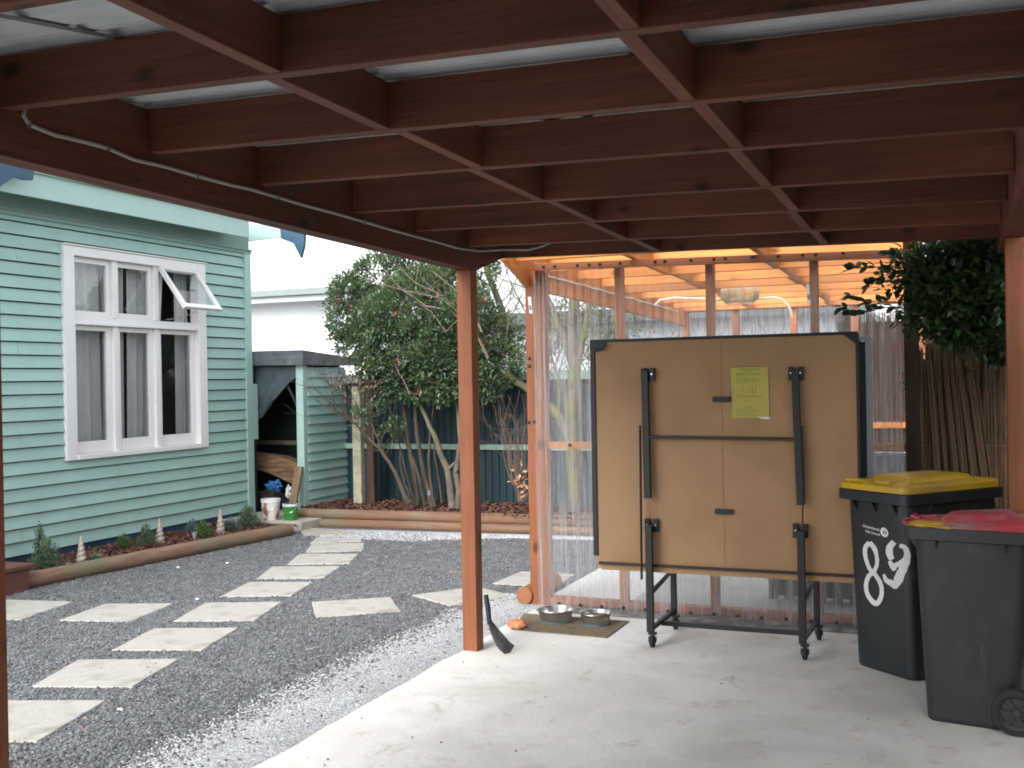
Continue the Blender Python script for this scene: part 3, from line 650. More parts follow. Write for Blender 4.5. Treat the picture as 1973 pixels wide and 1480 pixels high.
# leaning bare shrub at the left of the bed
bs = thing('bare_shrub', 'leafless brown shrub leaning left across the concrete post', 'shrub', (-5.5, 10.2, .17))
b = MB()
P, Q = limb(b, [(788,970),(772,935),(752,895),(735,870),(712,848),(690,822),(672,808),(650,800),(638,790)], 9.95, .024, .006)
for q in Q[8:]: branch(b, q, rnd()+Vector((-.35, 0, .7)), random.uniform(.25, .55), .006, 2, .45, .05, 2)
P, Q = limb(b, [(785,972),(765,925),(745,880),(720,830),(708,780),(712,720)], 10.0, .013, .004)
for q in Q[6:]: branch(b, q, rnd()+Vector((0, 0, .4)), random.uniform(.2, .4), .004, 1, .5, .05, 2)
P, Q = limb(b, [(795,972),(780,935),(772,900),(770,860)], 10.0, .012, .005)
for (x, y) in ((690,720),(700,735),(680,745),(715,725),(695,760),(655,720),(640,745),(670,700)):
    for _ in range(4): branch(b, atY(x, y, 10.0), rnd()+Vector((0, 0, .4)), random.uniform(.15, .35), .0035, 1, .6, .0, 3)
b.build('branches', bark, bs)
b = MB()
for _ in range(260):
    c = atY(random.gauss(690, 22), random.gauss(732, 14), 10.0); leaf4(b, c, .05, .02, rnd().normalized(), rnd().normalized())
b.build('withered_leaves', mat('withered_leaf', (.20, .12, .085), rough=.9, island=.5), bs)

# leafless twiggy shrub next to the enclosure
ts = thing('twiggy_shrub', 'small leafless twiggy shrub with a few brown leaves beside the enclosure post', 'shrub', (-4.2, 10.0, .17))
b = MB()
for _ in range(16):
    branch(b, atY(random.gauss(1004, 4), 966, 9.95), Vector((random.uniform(-.45, .3), random.uniform(-.3, .3), 1)), random.uniform(.35, .6), .007, 2, .35, .08, 3, .6)
b.build('branches', mat('red_brown_twig', (.15, .095, .07), rough=.9), ts)
b = MB()
for _ in range(40): leaf4(b, atY(random.gauss(1003, 8), random.gauss(925, 16), 9.9), .06, .035, rnd().normalized(), rnd().normalized())
b.build('withered_leaves', mat('tan_leaf', (.40, .22, .11), rough=.9, island=.4), ts)

# big tree whose boughs cross behind the posts, and the mossy trunk seen through the sheet
mt = thing('mossy_tree', 'tall tree with yellow mossy bark seen through the clear sheet', 'tree', (-3.4, 10.4, .17))
b = MB()
P, Q = limb(b, [(1108,985),(1106,900),(1100,800),(1108,700),(1102,620),(1110,540),(1120,430)], 10.4, .075, .05, 12)
P, Q2 = limb(b, [(1104,860),(1075,800),(1040,765),(1005,742),(968,716),(945,686),(930,640),(910,590)], 10.4, .055, .022, 10)
P, Q3 = limb(b, [(1102,700),(1070,610),(1050,560),(1040,500)], 10.5, .04, .02, 8)
P, Q4 = limb(b, [(1104,740),(1125,650),(1135,580),(1150,500)], 10.4, .035, .02, 8)
P, Q5 = limb(b, [(1075,800),(1080,740),(1060,680),(1065,620)], 10.5, .02, .008, 6)
for q in (Q[6:]+Q2[8:]+Q3[4:]+Q4[4:]+Q5[3:]): 
    branch(b, q, rnd()+Vector((-.2, 0, .5)), random.uniform(.3, .7), .008, 2, .45, .04, 2)
b.build('trunk', barkmoss, mt, smooth=True)
nt_ = thing('bare_tree', 'thin bare grey tree rising beyond the post towards the sky', 'tree', (-4.6, 11.4, 0))
b = MB()
P, Q = limb(b, [(1000,760),(985,680),(975,620),(955,565),(938,520),(930,460)], 11.4, .05, .03, 8)
for q in Q[4:]: branch(b, q, rnd()+Vector((.5, 0, .3)), random.uniform(.35, .7), .008, 2, .4, .04, 2)
P, Q = limb(b, [(1010,600),(985,545),(968,500)], 11.3, .008, .004)
for q in Q: branch(b, q, rnd()+Vector((.2, 0, .2)), random.uniform(.2, .5), .004, 1, .4, .04, 2)
b.build('trunk', barkgrey, nt_, smooth=True)

# ================================================================== back fence, concrete post
fn_ = thing('metal_fence', 'dark teal ribbed fence with pale green rails behind the raised bed', 'fence', (-5, 10.75, 0))
fm = mat('dark_teal_fence_paint', (.008, .036, .05), rough=.5, var=.25, vscale=2, stretch=(1, 1, .3))
b = MB(); x = -7.20; pts = []
while x < -2.78: pts += [(x, 0), (x+.035, 0), (x+.045, .016), (x+.075, .016), (x+.085, 0)]; x += .085
n = len(pts)
b.v = [(p, 11.0+q, z_) for z_ in (0, 1.54) for p, q in pts]; b.f = [(i, i+1, n+i+1, n+i) for i in range(n-1)]
b.build('fence_panel', fm, fn_)
frail = mat('pale_green_rail_paint', (.27, .42, .36), rough=.6, var=.08)
MB().box(-7.2, -2.78, 10.95, 10.995, .76, .82).build('rail', frail, fn_, bevel=.003)
MB().box(-7.2, -2.78, 10.94, 11.03, 1.54, 1.637).build('top_rail', frail, fn_, bevel=.003)
cpst = thing('concrete_post', 'grey mossy concrete post with a brown timber behind it', 'post', (-6.28, 10.5, .17))
MB().box(-6.36, -6.25, 10.46, 10.56, .1, 1.50).build('concrete_shaft', mat('mossy_concrete', (.36, .34, .26), rough=.9, var=.3, vscale=12, bump=.6, bscale=50, dirt=(.20, .22, .12), dscale=6), cpst, bevel=.012)
MB().box(-6.24, -6.15, 10.57, 10.66, .1, 1.42).build('timber_backing', wood('old_brown_timber', (.10, .06, .04), (.06, .035, .025), 2), cpst)

# ================================================================== wood store
ws = thing('wood_store', 'small teal weatherboard lean-to wood store with a grey roof edge', 'shed', (-7.0, 10.4, 0))
wb_ = MB(); zz = .13
while zz < 1.72:
    wb_.add([(-6.80,10.19,zz),(-6.752,10.19,zz),(-6.775,10.19,zz+ph),(-6.80,10.19,zz+ph),(-6.80,11.0,zz),(-6.752,11.0,zz),(-6.775,11.0,zz+ph),(-6.80,11.0,zz+ph)],
            [(0,1,2,3),(7,6,5,4),(0,4,5,1),(1,5,6,2),(2,6,7,3),(3,7,4,0)]); zz += ph*.93
wb_.build('side_wall', teal, ws)
MB().box(-6.86, -6.765, 10.10, 10.19, .08, 1.76).build('corner_post', teal2, ws, bevel=.004)
slate = mat('dark_grey_roof_edge', (.095, .11, .13), rough=.6, var=.3, vscale=3, stretch=(1, 1, 8), dirt=(.16, .17, .17), dscale=5)
MB().hexa([(-8.6,10.03,1.775),(-6.72,10.03,1.75),(-6.72,11.2,1.75),(-8.6,11.2,1.775),(-8.6,10.03,1.93),(-6.72,10.03,1.92),(-6.72,11.2,1.84),(-8.6,11.2,1.88)]).build('roof', slate, ws, bevel=.004)
MB().box(-8.5, -6.87, 10.16, 10.20, 1.65, 1.75).build('lintel', wood('grey_old_timber', (.12, .10, .07), (.07, .06, .045), 0), ws)
MB().box(-8.5, -6.87, 10.66, 10.70, .82, .87).build('shelf', wood('grey_shelf_timber', (.20, .17, .10), (.12, .10, .07), 0), ws)
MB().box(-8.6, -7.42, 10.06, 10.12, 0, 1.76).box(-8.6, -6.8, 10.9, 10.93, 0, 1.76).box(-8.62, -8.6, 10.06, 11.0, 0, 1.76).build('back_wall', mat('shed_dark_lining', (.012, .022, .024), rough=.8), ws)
# tarpaulin hung in the opening
tp = mat('grey_blue_tarpaulin', (.07, .10, .12), rough=.45, var=.2)
b = MB(); n = 24
rows = [((485,707),(575,707)), ((485,726),(575,722)), ((485,760),(558,738)), ((485,790),(530,770)), ((485,815),(503,805))]
for j, (l, r) in enumerate(rows):
    for i in range(n+1):
        t = i/n; p = atY(l[0]+(r[0]-l[0])*t, l[1]+(r[1]-l[1])*t, 10.13)
        b.v.append((p.x-.0, p.y+.02*math.sin(t*14+j*1.5)*(.3+j*.3), p.z))
for j in range(len(rows)-1):
    for i in range(n): k = j*(n+1)+i; b.f.append((k, k+1, k+n+2, k+n+1))
tag(b.build('tarpaulin', tp, smooth=True), 'grey blue tarpaulin draped across the wood store opening', 'tarpaulin')
tag(MB().beam(atY(552,738,10.16), atY(577,790,10.16), .03, .015).build('prop_stick', mat('dark_stick', (.04, .04, .06)), None), 'thin dark stick holding the tarpaulin edge', 'stick')
strawm = mat('split_bark_slab', (.28, .17, .09), rough=.9, col2=(.10, .06, .035), vscale=2.5, stretch=(1.2, 6, 12), bump=1, bscale=8)
b = MB(); P = [atY(485,872,10.35), atY(540,880,10.35), atY(577,893,10.33), atY(577,915,10.3), atY(562,932,10.3), atY(520,912,10.33), atY(485,902,10.35)]
tag(b.prism(P, (0, .16, .0)).build('bark_slab', strawm), 'rough brown split slab leaning inside the wood store', 'wood slab')
tag(MB().beam(atY(577,900,10.06), atY(560,994,9.80), .035, .09, (1, 0, 0)).build('plank', wood('brown_plank', (.20, .14, .08), (.12, .085, .05), 2), None, bevel=.003), 'brown plank leaning against the wood store corner post', 'plank')
# blue bag, white bundle, dark heap
def blob(name, c, r, m, label, cat, seed=0, amp=.35, fr=4, parent=None):
    bm = bmesh.new(); bmesh.ops.create_icosphere(bm, subdivisions=4, radius=1)
    for v in bm.verts:
        k = 1+amp*noise.noise(v.co*fr*.5+Vector((seed, 0, 0)))+amp*.4*noise.noise(v.co*fr*1.7+Vector((seed, 3, 0))); v.co = Vector((v.co.x*r[0]*k, v.co.y*r[1]*k, v.co.z*r[2]*k))
    me = bpy.data.meshes.new(name); bm.to_mesh(me); bm.free(); me.materials.append(m)
    for p in me.polygons: p.use_smooth = True
    o = bpy.data.objects.new(name, me); sc.collection.objects.link(o); o.location = c
    if parent: o.parent = parent; o.matrix_parent_inverse = parent.matrix_basis.inverted()
    elif label: tag(o, label, cat)
    return o
blob('plastic_bag', atY(528,936,10.1), (.085, .05, .05), mat('blue_plastic_bag', (.02, .12, .30), rough=.3), 'crumpled bright blue plastic bag inside the wood store', 'bag', 1, .8, 5)
blob('plastic_bag', atY(556,950,10.0), (.03, .03, .07), mat('white_plastic_bag', (.6, .6, .6), rough=.4), 'small crumpled white bag behind the leaning plank', 'bag', 5, .6, 5)
blob('firewood_heap', atY(522,965,10.35)-Vector((0, 0, .02)), (.20, .12, .16), mat('dark_wood_heap', (.035, .025, .02), rough=.9), 'dark heap of wood under the blue bag', 'heap', 9, .5, 4)
def bucket(cx, cy, z, r, h, m, rimm, label, lid=True, band=None):
    t = thing('bucket', label, 'bucket', (cx, cy, z))
    MB().lathe((cx, cy, z), [(0, 0), (r*.86, 0), (r*.88, .004), (r, h), (r*.96, h), (r*.84, .01), (0, .01)], 32).build('body', m, t, smooth=True)
    MB().lathe((cx, cy, z), [(r*.99, h*.86), (r*1.07, h*.87), (r*1.07, h*.91), (r*1.02, h*.92), (r*1.06, h*.98), (r*1.06, h*1.02), (r*.94, h*1.02)], 32).build('rim', rimm, t, smooth=True)
    pts = [(cx+r*1.08*math.cos(a), cy-abs(r*.35*math.sin(a))-r*.6*math.sin(a), z+h*.85-math.sin(a)*h*.42) for a in [math.pi*i/16 for i in range(17)]]
    MB().tube(pts, .0025, 6).build('handle', steel, t, smooth=True)
    return t
wbk = mat('white_bucket_plastic', (.70, .69, .66), rough=.4, var=.03, dirt=(.30, .10, .05), dscale=9, dlo=.55, dhi=.65)
bucket(-6.82, 9.53, .091, .098, .22, wbk, mat('white_rim_plastic', (.72, .73, .78), rough=.4), 'larger white bucket with a smeared side standing on the concrete step')
gbk = mat('green_bucket_plastic', (.035, .20, .04), rough=.35, var=.05)
bucket(-6.60, 9.57, .091, .078, .17, gbk, mat('pale_rim_plastic', (.62, .62, .70), rough=.4), 'smaller green bucket with wire handle beside the white bucket')

# ================================================================== bed plants, ornaments, solar lights
def plant(loc, h, r, n, label, m=leaf_grey, spire=False):
    t = thing('garden_plant', label, 'plant', loc); b = MB(); st = MB(); c = Vector(loc)
    for _ in range(10): st.tube([c, c+Vector((random.uniform(-r, r)*.5, random.uniform(-r, r)*.5, h*.5)), c+Vector((random.uniform(-r, r)*.8, random.uniform(-r, r)*.8, h*.8))], [.003, .0025, .0015], 4)
    for _ in range(n):
        v = rnd(); zf = abs(v.z); rr = r*(1-.45*zf) if not spire else r*(1-zf)**.8*.9+.01
        p = c+Vector((v.x*rr, v.y*rr, zf*h)); leaf4(b, p, .032, .014, (v+Vector((0, 0, .5))+rnd(.5)).normalized(), Vector((0, 0, 1))+rnd(.6))
    b.build('leaves', m, t); st.build('stems', bark, t)
leaf_blue = leafmat('bluish_leaf', (.13, .20, .21), (.09, .15, .16), .6); leaf_grn = leafmat('fresh_green_leaf', (.10, .19, .07), (.07, .14, .05), .5)
BZ = .065
def bp_(px, py): p = atZ(px, py, BZ); return (p.x, p.y, BZ)
plant(bp_(90,1098), .26, .13, 900, 'largest grey green plant at the left end of the house bed'); plant(bp_(78,1085), .36, .06, 300, 'tall thin grey spire behind the largest plant', spire=True)
plant(bp_(282,1052), .20, .085, 380, 'green plant directly left of the middle spiral ornament'); plant(bp_(238,1056), .13, .07, 220, 'low fresh green plant left of the middle of the house bed', leaf_grn)
plant(bp_(392,1036), .17, .09, 380, 'green bushy plant between the middle and far spiral ornaments', leaf_grn); plant(bp_(372,1028), .13, .10, 260, 'low bluish plant against the dark base board', leaf_blue)
plant(bp_(445,1022), .12, .10, 380, 'bluish spreading plant right of the far spiral ornament', leaf_blue)
plant(bp_(478,1014), .22, .13, 800, 'dense grey green plant at the house corner'); plant(bp_(185,1084), .08, .05, 120, 'tiny seedling right of the near spiral ornament')
shell = mat('ivory_spiral_ceramic', (.40, .35, .31), rough=.5, var=.12, dirt=(.35, .25, .2), dscale=30)
def ornament(px, py, h, label):
    c = Vector(bp_(px, py)); b = MB(); n = 20; rows = 60
    for j in range(rows+1):
        t = j/rows; 
        for i in range(n):
            a = 2*math.pi*i/n; ph_ = (t*5.5*2*math.pi-a) % (2*math.pi); groove = .72+.28*abs(math.cos(ph_/2))**.6
            r = .045*(1-t)**.75*groove+.003; b.v.append((c.x+r*math.cos(a), c.y+r*math.sin(a), c.z+h*t))
    for j in range(rows):
        for i in range(n): a0 = j*n+i; b0 = j*n+(i+1) % n; b.f.append((a0, b0, b0+n, a0+n))
    tag(b.build('spiral_ornament', shell, smooth=True), label, 'garden ornament', 'ivory spiral cone ornaments in the house bed')
ornament(157, 1085, .23, 'nearest ivory spiral cone ornament, by the largest plant')
ornament(308, 1047, .24, 'middle ivory spiral cone ornament in the house bed')
ornament(425, 1027, .24, 'ivory spiral cone ornament nearest the house corner')
def solar(c, h, label, s=1):
    t = thing('solar_light', label, 'garden light', c)
    MB().tube([c, (c[0], c[1], c[2]+h*.55)], .006*s, 8).build('stake', steel, t)
    MB().lathe(c, [(.006*s, h*.5), (.012*s, h*.55), (.026*s, h*.82), (.028*s, h*.9)], 16).build('lens', mat('clear_lens', (.5, .52, .55), rough=.15, metal=.5), t, smooth=True)
    MB().lathe(c, [(.028*s, h*.9), (.033*s, h*.9), (.033*s, h*.99), (.02*s, h), (0, h)], 16).build('cap', steel, t, smooth=True)
p = atZ(828, 978, .17); solar((p.x, p.y, .17), .19, 'small steel stake light in the raised bed beneath the camellia')
p = bp_(375, 1052); solar(p, .13, 'small stake light among plants in the house bed', .8)
p = bp_(133, 1100); solar(p, .06, 'short pale stake light beside the nearest spiral ornament', .8)

# ================================================================== ENCLOSURE
en = thing('patio_enclosure', 'orange timber enclosure with clear plastic sheet walls behind the folded table', 'enclosure', (-2.7, 6.8, 0))
def ze(y): return 2.33-.018*(y-6.8)
MB().box(-2.735, -2.662, 6.80, 6.89, -.01, 2.20).build('corner_post', postwood(2), en, bevel=.003)
MB().box(-2.660, -2.590, 6.80, 6.87, -.01, 2.288).build('corner_post', postwood(2), en, bevel=.003)
for x0 in (-2.095, -1.485, -.835): MB().box(x0, x0+.047, 6.80, 6.89, .056, 2.285).build('stud', studwood(2), en, bevel=.003)
MB().box(-.29, -.21, 6.80, 6.89, 0, 2.5).build('corner_post', wood('dark_brown_post', (.07, .045, .03), (.04, .025, .018), 2), en, bevel=.003)
MB().hexa([(-2.665,6.755,2.292),(-.292,6.755,2.235),(-.292,6.80,2.235),(-2.665,6.80,2.292),(-2.665,6.755,2.337),(-.292,6.755,2.285),(-.292,6.80,2.285),(-2.665,6.80,2.337)]).build('top_plate', studwood(0), en, bevel=.003)
MB().box(-2.588, -.292, 6.80, 6.89, .008, .054).build('bottom_plate', studwood(0), en, bevel=.003)
for a, c in ((-2.588, -2.097), (-2.046, -1.487), (-1.436, -.837), (-.786, -.292)): MB().box(a, c, 6.82, 6.865, 1.07, 1.118).build('mid_rail', orangewood(0), en, bevel=.003)
def sidebeam(x0, x1):
    b = MB(); pts = [(6.40, 2.330), (6.845, 2.175), (11.35, 2.10), (11.35, 2.40), (6.32, 2.475)]
    b.prism([(x0, y, z_) for y, z_ in pts], (x1-x0, 0, 0)); return b
sidebeam(-2.745, -2.702).build('side_beam', orangewood(1), en, bevel=.003)
sidebeam(-.275, -.235).build('side_beam', orangewood(1), en, bevel=.003)
for y in (6.55, 7.20, 7.80, 8.40, 9.00, 9.60, 10.20, 10.80, 11.30):
    z_ = ze(y); MB().box(-2.70, -.277, y, y+.045, z_, z_+.14).build('joist', orangewood(0), en, bevel=.003)
ey = [6.55, 7.20, 7.80, 8.40, 9.00, 9.60, 10.20, 10.80, 11.30]
for xc in (-1.97, -1.17):
    for i in range(8):
        a, c = ey[i]+.0455, ey[i+1]-.0005; x = xc+.015*(-1)**i; z0, z1_ = ze(a)+.001, ze(c)+.001
        MB().hexa([(x-.022,a,z0),(x+.022,a,z0),(x+.022,c,z1_),(x-.022,c,z1_),(x-.022,a,z0+.135),(x+.022,a,z0+.135),(x+.022,c,z1_+.135),(x-.022,c,z1_+.135)]).build('blocking', orangewood(1), en)
for x in (-2.70, -2.16, -1.56, -.95, -.32): MB().box(x-.04, x+.03, 11.352, 11.42, 0, 2.24).build('stud', studwood(2), en, bevel=.003)
MB().box(-2.74, -.23, 11.352, 11.43, 2.242, 2.33).build('back_beam', orangewood(0), en, bevel=.003)
def wavy(nm, x0, x1, y, z0f, z1f, m, amp=.0035, pitch=.06):
    b = MB(); n = int((x1-x0)/pitch*8)
    for i in range(n+1):
        x = x0+(x1-x0)*i/n; yy_ = y+amp*math.sin(2*math.pi*(x-x0)/pitch)
        b.v += [(x, yy_, z0f), (x, yy_, z1f)]
    b.f = [(2*i, 2*i+2, 2*i+3, 2*i+1) for i in range(n)]
    b.build(nm, m, en, smooth=True)
ps = plastic_sheet('clear_corrugated_sheet', .20, .66)
wavy('clear_sheet', -2.655, -.30, 6.742, .0, 2.286, ps)
ps2 = plastic_sheet('clear_back_sheet', .15, .8, seed=7, roofy=True)
wavy('clear_sheet', -2.72, -1.15, 11.45, .0, 2.33, ps2)
pr_ = plastic_sheet('clear_roof_sheet', .08, .25, (.97, .97, .96), seed=3, roofy=True)
b = MB(); n = 200
for i in range(n+1):
    x = -2.85+2.75*i/n
    for y in (6.12, 11.6): b.v.append((x, y, ze(y)+.150+.006*math.sin(x*2*math.pi/.076)))
b.f = [(2*i, 2*i+2, 2*i+3, 2*i+1) for i in range(n)]
b.build('roof_sheet', pr_, en, smooth=True)
scr = mat('dark_screw_cap', (.05, .05, .055), rough=.4, metal=.5)
def screw(x, y, z_): MB().lathe((x, y, z_), [(0, -.012), (.005, -.012), (.011, -.008), (.011, 0)], 10, 'y').build('screw', scr, en)
for px in (1048,1070,1113,1136,1157,1196,1263,1282,1332,1376,1398,1450,1500,1547,1572,1625):
    p = atY(px, 515-(px-1048)*.046, 6.745); screw(p.x, 6.738 if True else 0, p.z)
for px, py in ((1020,690),(1020,705),(1030,812),(1019,813)): p = atY(px, py, 6.80); screw(p.x, 6.799, p.z)
p = atY(1098, 858, 6.73); screw(p.x, 6.733, p.z)
for i in range(15): screw(-2.5+i*.15, 6.733, .032)
# small white price label on the corner post and on the stud
lab = mat('white_sticker', (.75, .75, .72), rough=.5, var=.04)
for a, c, d, e, yy2 in ((1017,572,1023,604,6.797), (1553,548,1559,586,6.797)):
    P = [atY(a, c, yy2), atY(d, c, yy2), atY(d+3, e, yy2), atY(a+3, e, yy2)]
    MB().prism(P, (0, .002, 0)).build('sticker', lab, en)
    mid = (c+e)/2; P = [atY(a+2.2, mid, yy2-.001), atY(d+.6, mid, yy2-.001), atY(d+2, mid+10, yy2-.001), atY(a+3, mid+10, yy2-.001)]
    MB().prism(P, (0, .001, 0)).build('sticker_print', mat('grey_print', (.2, .2, .2)), en)
# round timber end beside the corner post
o = MB().lathe((-2.775, 6.78, .055), [(0, 0), (.055, 0), (.06, .006), (.06, .6), (0, .6)], 24, 'y').build('round_timber', wood('orange_round_timber', (.40, .17, .07), (.28, .11, .05), 1), smooth=True); tag(o, 'short round timber lying against the foot of the enclosure post', 'log')
# enclosure conduit and rattan lamp
cnd = mat('white_conduit', (.70, .66, .58), rough=.5, var=.05)
cc = thing('electrical_conduit', 'white flexible conduit running along the enclosure beam to the rattan lamp', 'cable', (-2.65, 8, 2.25))
pts = [(-2.55, 6.20, 2.445), (-2.62, 6.42, 2.43), (-2.66, 6.66, 2.40), (-2.685, 6.92, 2.335)]
for i in range(22):
    t = i/21; y = 7.0+4.0*t; pts.append((-2.694+.004*math.sin(i*2.1), y, 2.295-.055*t-.012*abs(math.sin(i*1.3))))
MB().tube(pts, .0085, 8).build('beam_run', cnd, cc, smooth=True)
pts = [atY(x, y, 9.58) for x, y in ((1262,588),(1272,578),(1300,574),(1340,575),(1375,577),(1400,578),(1460,576),(1490,573),(1505,576),(1518,588),(1524,600),(1526,612))]
MB().tube(pts, .011, 8).build('lamp_run', cnd, cc, smooth=True)
lp = thing('rattan_lamp', 'round woven rattan lamp shade hanging under the enclosure roof', 'lamp', tuple(atY(1425, 563, 9.45)))
c = atY(1425, 563, 9.45); rat = mat('rattan_cane', (.62, .50, .33), rough=.6, island=.3); b = MB()
def lr(t): return .055+.115*math.sin(math.pi*(.06+.84*t))**.6
for i in range(64):
    a = 2*math.pi*i/64; b.tube([c+Vector((lr(t)*math.cos(a+.25*t), lr(t)*math.sin(a+.25*t), .09-.19*t)) for t in [j/9 for j in range(10)]], .0038, 4)
b.build('shade_ribs', rat, lp); b = MB()
for j in range(9):
    t = (j+.2)/9; b.tube([c+Vector((lr(t)*math.cos(a), lr(t)*math.sin(a), .09-.19*t)) for a in [2*math.pi*k/28 for k in range(29)]], .0026, 4)
b.build('shade_hoops', rat, lp); MB().tube([c+Vector((0, 0, .15)), c+Vector((0, 0, -.02))], .012, 8).lathe(c+Vector((0, 0, -.05)), [(0, .035), (.025, .03), (.032, 0), (.02, -.03), (0, -.035)], 14).build('bulb', mat('pale_bulb', (.7, .68, .6), rough=.3), lp, smooth=True)

# dark slatted bench in the enclosure and reed wall at its back
bn = thing('slatted_bench', 'dark slatted bench seen low through the clear sheet', 'bench', (-.8, 7.3, 0))
sm = mat('dark_slat', (.05, .055, .06), rough=.6, var=.2)
for i in range(9): MB().box(-1.20+i*.105, -1.20+i*.105+.06, 7.32, 7.345, .03, .40).build('slat', sm, bn)
MB().box(-1.22, -.26, 7.30, 7.75, .40, .44).build('seat', sm, bn); MB().box(-1.2, -.28, 7.5, 7.52, .02, .40).build('back_panel', mat('very_dark_panel', (.012, .013, .015)), bn)
def reeds(name, x0, x1, y, z0, z1, n, m, parent, lean=.03, ax=0):
    b = MB()
    for _ in range(n):
        x = random.uniform(x0, x1); l = random.uniform(-lean, lean); r = random.uniform(.003, .007); yo = random.uniform(-.02, .02); zt = z1-random.random()**2*.12
        P = [(x, y+yo, z0), (x+l*.5+random.uniform(-.01, .01), y+yo+random.uniform(-.006, .006), (z0+zt)/2), (x+l, y+yo, zt)]
        b.tube(P, [r, r, r*.7], 5, cap=False)
    b.box(x0, x1, y+.03, y+.04, z0, z1-.1)
    return b.build(name, m, parent)
reedm = mat('brown_reed', (.19, .12, .07), rough=.8, island=.6, var=.2, vscale=5)
rw = thing('reed_screen', 'brown reed wall at the far end of the enclosure', 'screen', (-.9, 11.6, 0))
reeds('reeds', -1.15, .8, 11.62, 0, 2.18, 420, mat('red_brown_reed', (.12, .068, .05), rough=.8, island=.5), rw)
MB().box(-1.15, .8, 11.56, 11.60, .98, 1.04).build('rail', orangewood(0), rw); MB().box(-1.15, .8, 11.50, 11.60, .72, .80).build('lower_rail', mat('grey_rail', (.35, .35, .36)), rw)
sf = thing('outdoor_sofa', 'dark low seat against the reed wall with an orange red cushion', 'seat', (-.4, 11.0, 0))
MB().box(-1.3, -.3, 10.9, 11.35, .1, .42).box(-1.3, -.3, 11.25, 11.36, .42, .74).build('frame', mat('dark_seat', (.03, .035, .045), rough=.7), sf, bevel=.02)
blob('cushion', (-.62, 11.05, .47), (.22, .14, .06), mat('orange_red_cushion', (.5, .08, .03), rough=.8), None, None, 2, .1, 3, sf)

# brush fence on the right and the dark shrub hanging over it
bf = thing('brush_fence', 'tall brown brushwood fence panel behind the wheelie bins', 'fence', (.2, 7.0, 0))
reeds('brushwood', -.20, .94, 7.0, 0, 1.72, 620, reedm, bf, .09)
MB().tube([(-.2, 6.965, 1.1), (.94, 6.965, 1.1)], .002, 4).tube([(-.2, 6.965, .5), (.94, 6.965, .5)], .002, 4).build('tie_wire', strapm, bf)
b = MB()
for k in range(3):
    for i in range(12):
        x = -.15+.10*k+random.gauss(0, .03); b.tube([(x+.12+.06*k, 6.95+random.uniform(-.01, .01), .02), (x+.04+.02*k, 6.95, .9), (x+.0, 6.955, 1.62)], [.006, .0055, .003], 5, cap=False)
b.build('leaning_canes', mat('pale_cane', (.19, .125, .07), rough=.8, island=.5), bf)
# side fence to the right of the carport (its neighbour side), seen edge on
sb = thing('brush_fence', 'long dark brushwood fence running along the right side of the carport', 'fence', (.95, 2, 0))
b = MB()
for i in range(700):
    y = -2+9*random.random(); x = .95+random.uniform(-.02, .02); r = random.uniform(.004, .008); b.tube([(x, y, 0), (x+random.uniform(-.01, .01), y+random.uniform(-.04, .04), 1.8)], r, 4, cap=False)
b.box(.98, .99, -2, 7, 0, 1.75); b.build('brushwood', reedm, sb)
MB().box(1.01, 1.1, -4, 7.2, 0, 1.95).build('side_light_blocker', mat('dark_blocker_wall', (.05, .04, .035), rough=.9), sb)  # unseen wall, its height set to control skylight from the right

sh = thing('overhanging_shrub', 'dark glossy leaved shrub hanging over the brushwood fence above the bins', 'shrub', (.3, 6.75, 0))
lv = MB(); tw = MB(); st = MB()
base = Vector((.45, 6.78, 0))
st.tube([base, base+Vector((-.05, 0, 1)), base+Vector((-.1, -.05, 1.75)), base+Vector((-.2, -.2, 2.1))], [.03, .026, .02, .012], 8)
for (x, y, r, Y, n) in ((1900,520,72,6.5,900),(1850,600,60,6.45,560),(1790,600,44,6.4,330),(1905,620,66,6.55,700),(1770,515,36,6.4,180),(1830,510,60,6.5,560),(1935,455,48,6.45,380),(1965,560,60,6.4,500),(1815,560,50,6.3,400),(1975,640,60,6.6,400),(1735,545,24,6.3,70),(1860,470,40,6.55,260)):
    c = atY(x, y, Y); clump(lv, tw, c, r/310, n, .062, .034, True, thr=-.45); st.tube([base+Vector((-.15, -.1, 1.9)), (base+Vector((-.15, -.1, 1.9))).lerp(c, .6)+rnd(.03), c], [.012, .008, .004], 6)
for pix in ([(1760,560),(1725,530),(1700,515),(1660,515),(1640,520)], [(1750,590),(1710,580),(1670,582),(1640,570)], [(1760,600),(1720,590),(1680,600),(1655,605),(1622,592)], [(1760,520),(1730,500),(1712,490)], [(1750,560),(1735,540),(1690,545),(1672,555)]):
    P, Q = limb(tw, pix, 6.3, .004, .0015, 5)
    for q in Q[3:]:
        for _ in range(2): leaf(lv, q, .062*random.uniform(.8, 1.1), .033, (Q[-1]-Q[0]).normalized()+rnd(.9), Vector((0, -.6, .6)))
lv.build('leaves', leaf_dark, sh); tw.build('twigs', bark, sh); st.build('stems', bark, sh, smooth=True)
# dense hedge further back on the right
hd = thing('dense_hedge', 'dense dark hedge rising behind the brushwood fence at the right', 'hedge', (.9, 8, 0))
lv = MB()
for _ in range(16): clump(lv, None, Vector((random.uniform(.05, 2.2), random.uniform(7.5, 8.6), random.uniform(1.3, 3.0))), .5, 650, .075, .045, thr=-.3)
for _ in range(8): clump(lv, None, Vector((random.uniform(.0, .8), random.uniform(7.3, 7.7), random.uniform(1.2, 2.9))), .3, 500, .075, .045, thr=-.4)
lv.build('foliage', leaf_dark, hd); MB().tube([(1, 8, 0), (1, 8, 1.6)], [.08, .05], 8).tube([(.4, 7.8, 0), (.4, 7.8, 1.6)], [.06, .04], 8).build('trunk', bark, hd)

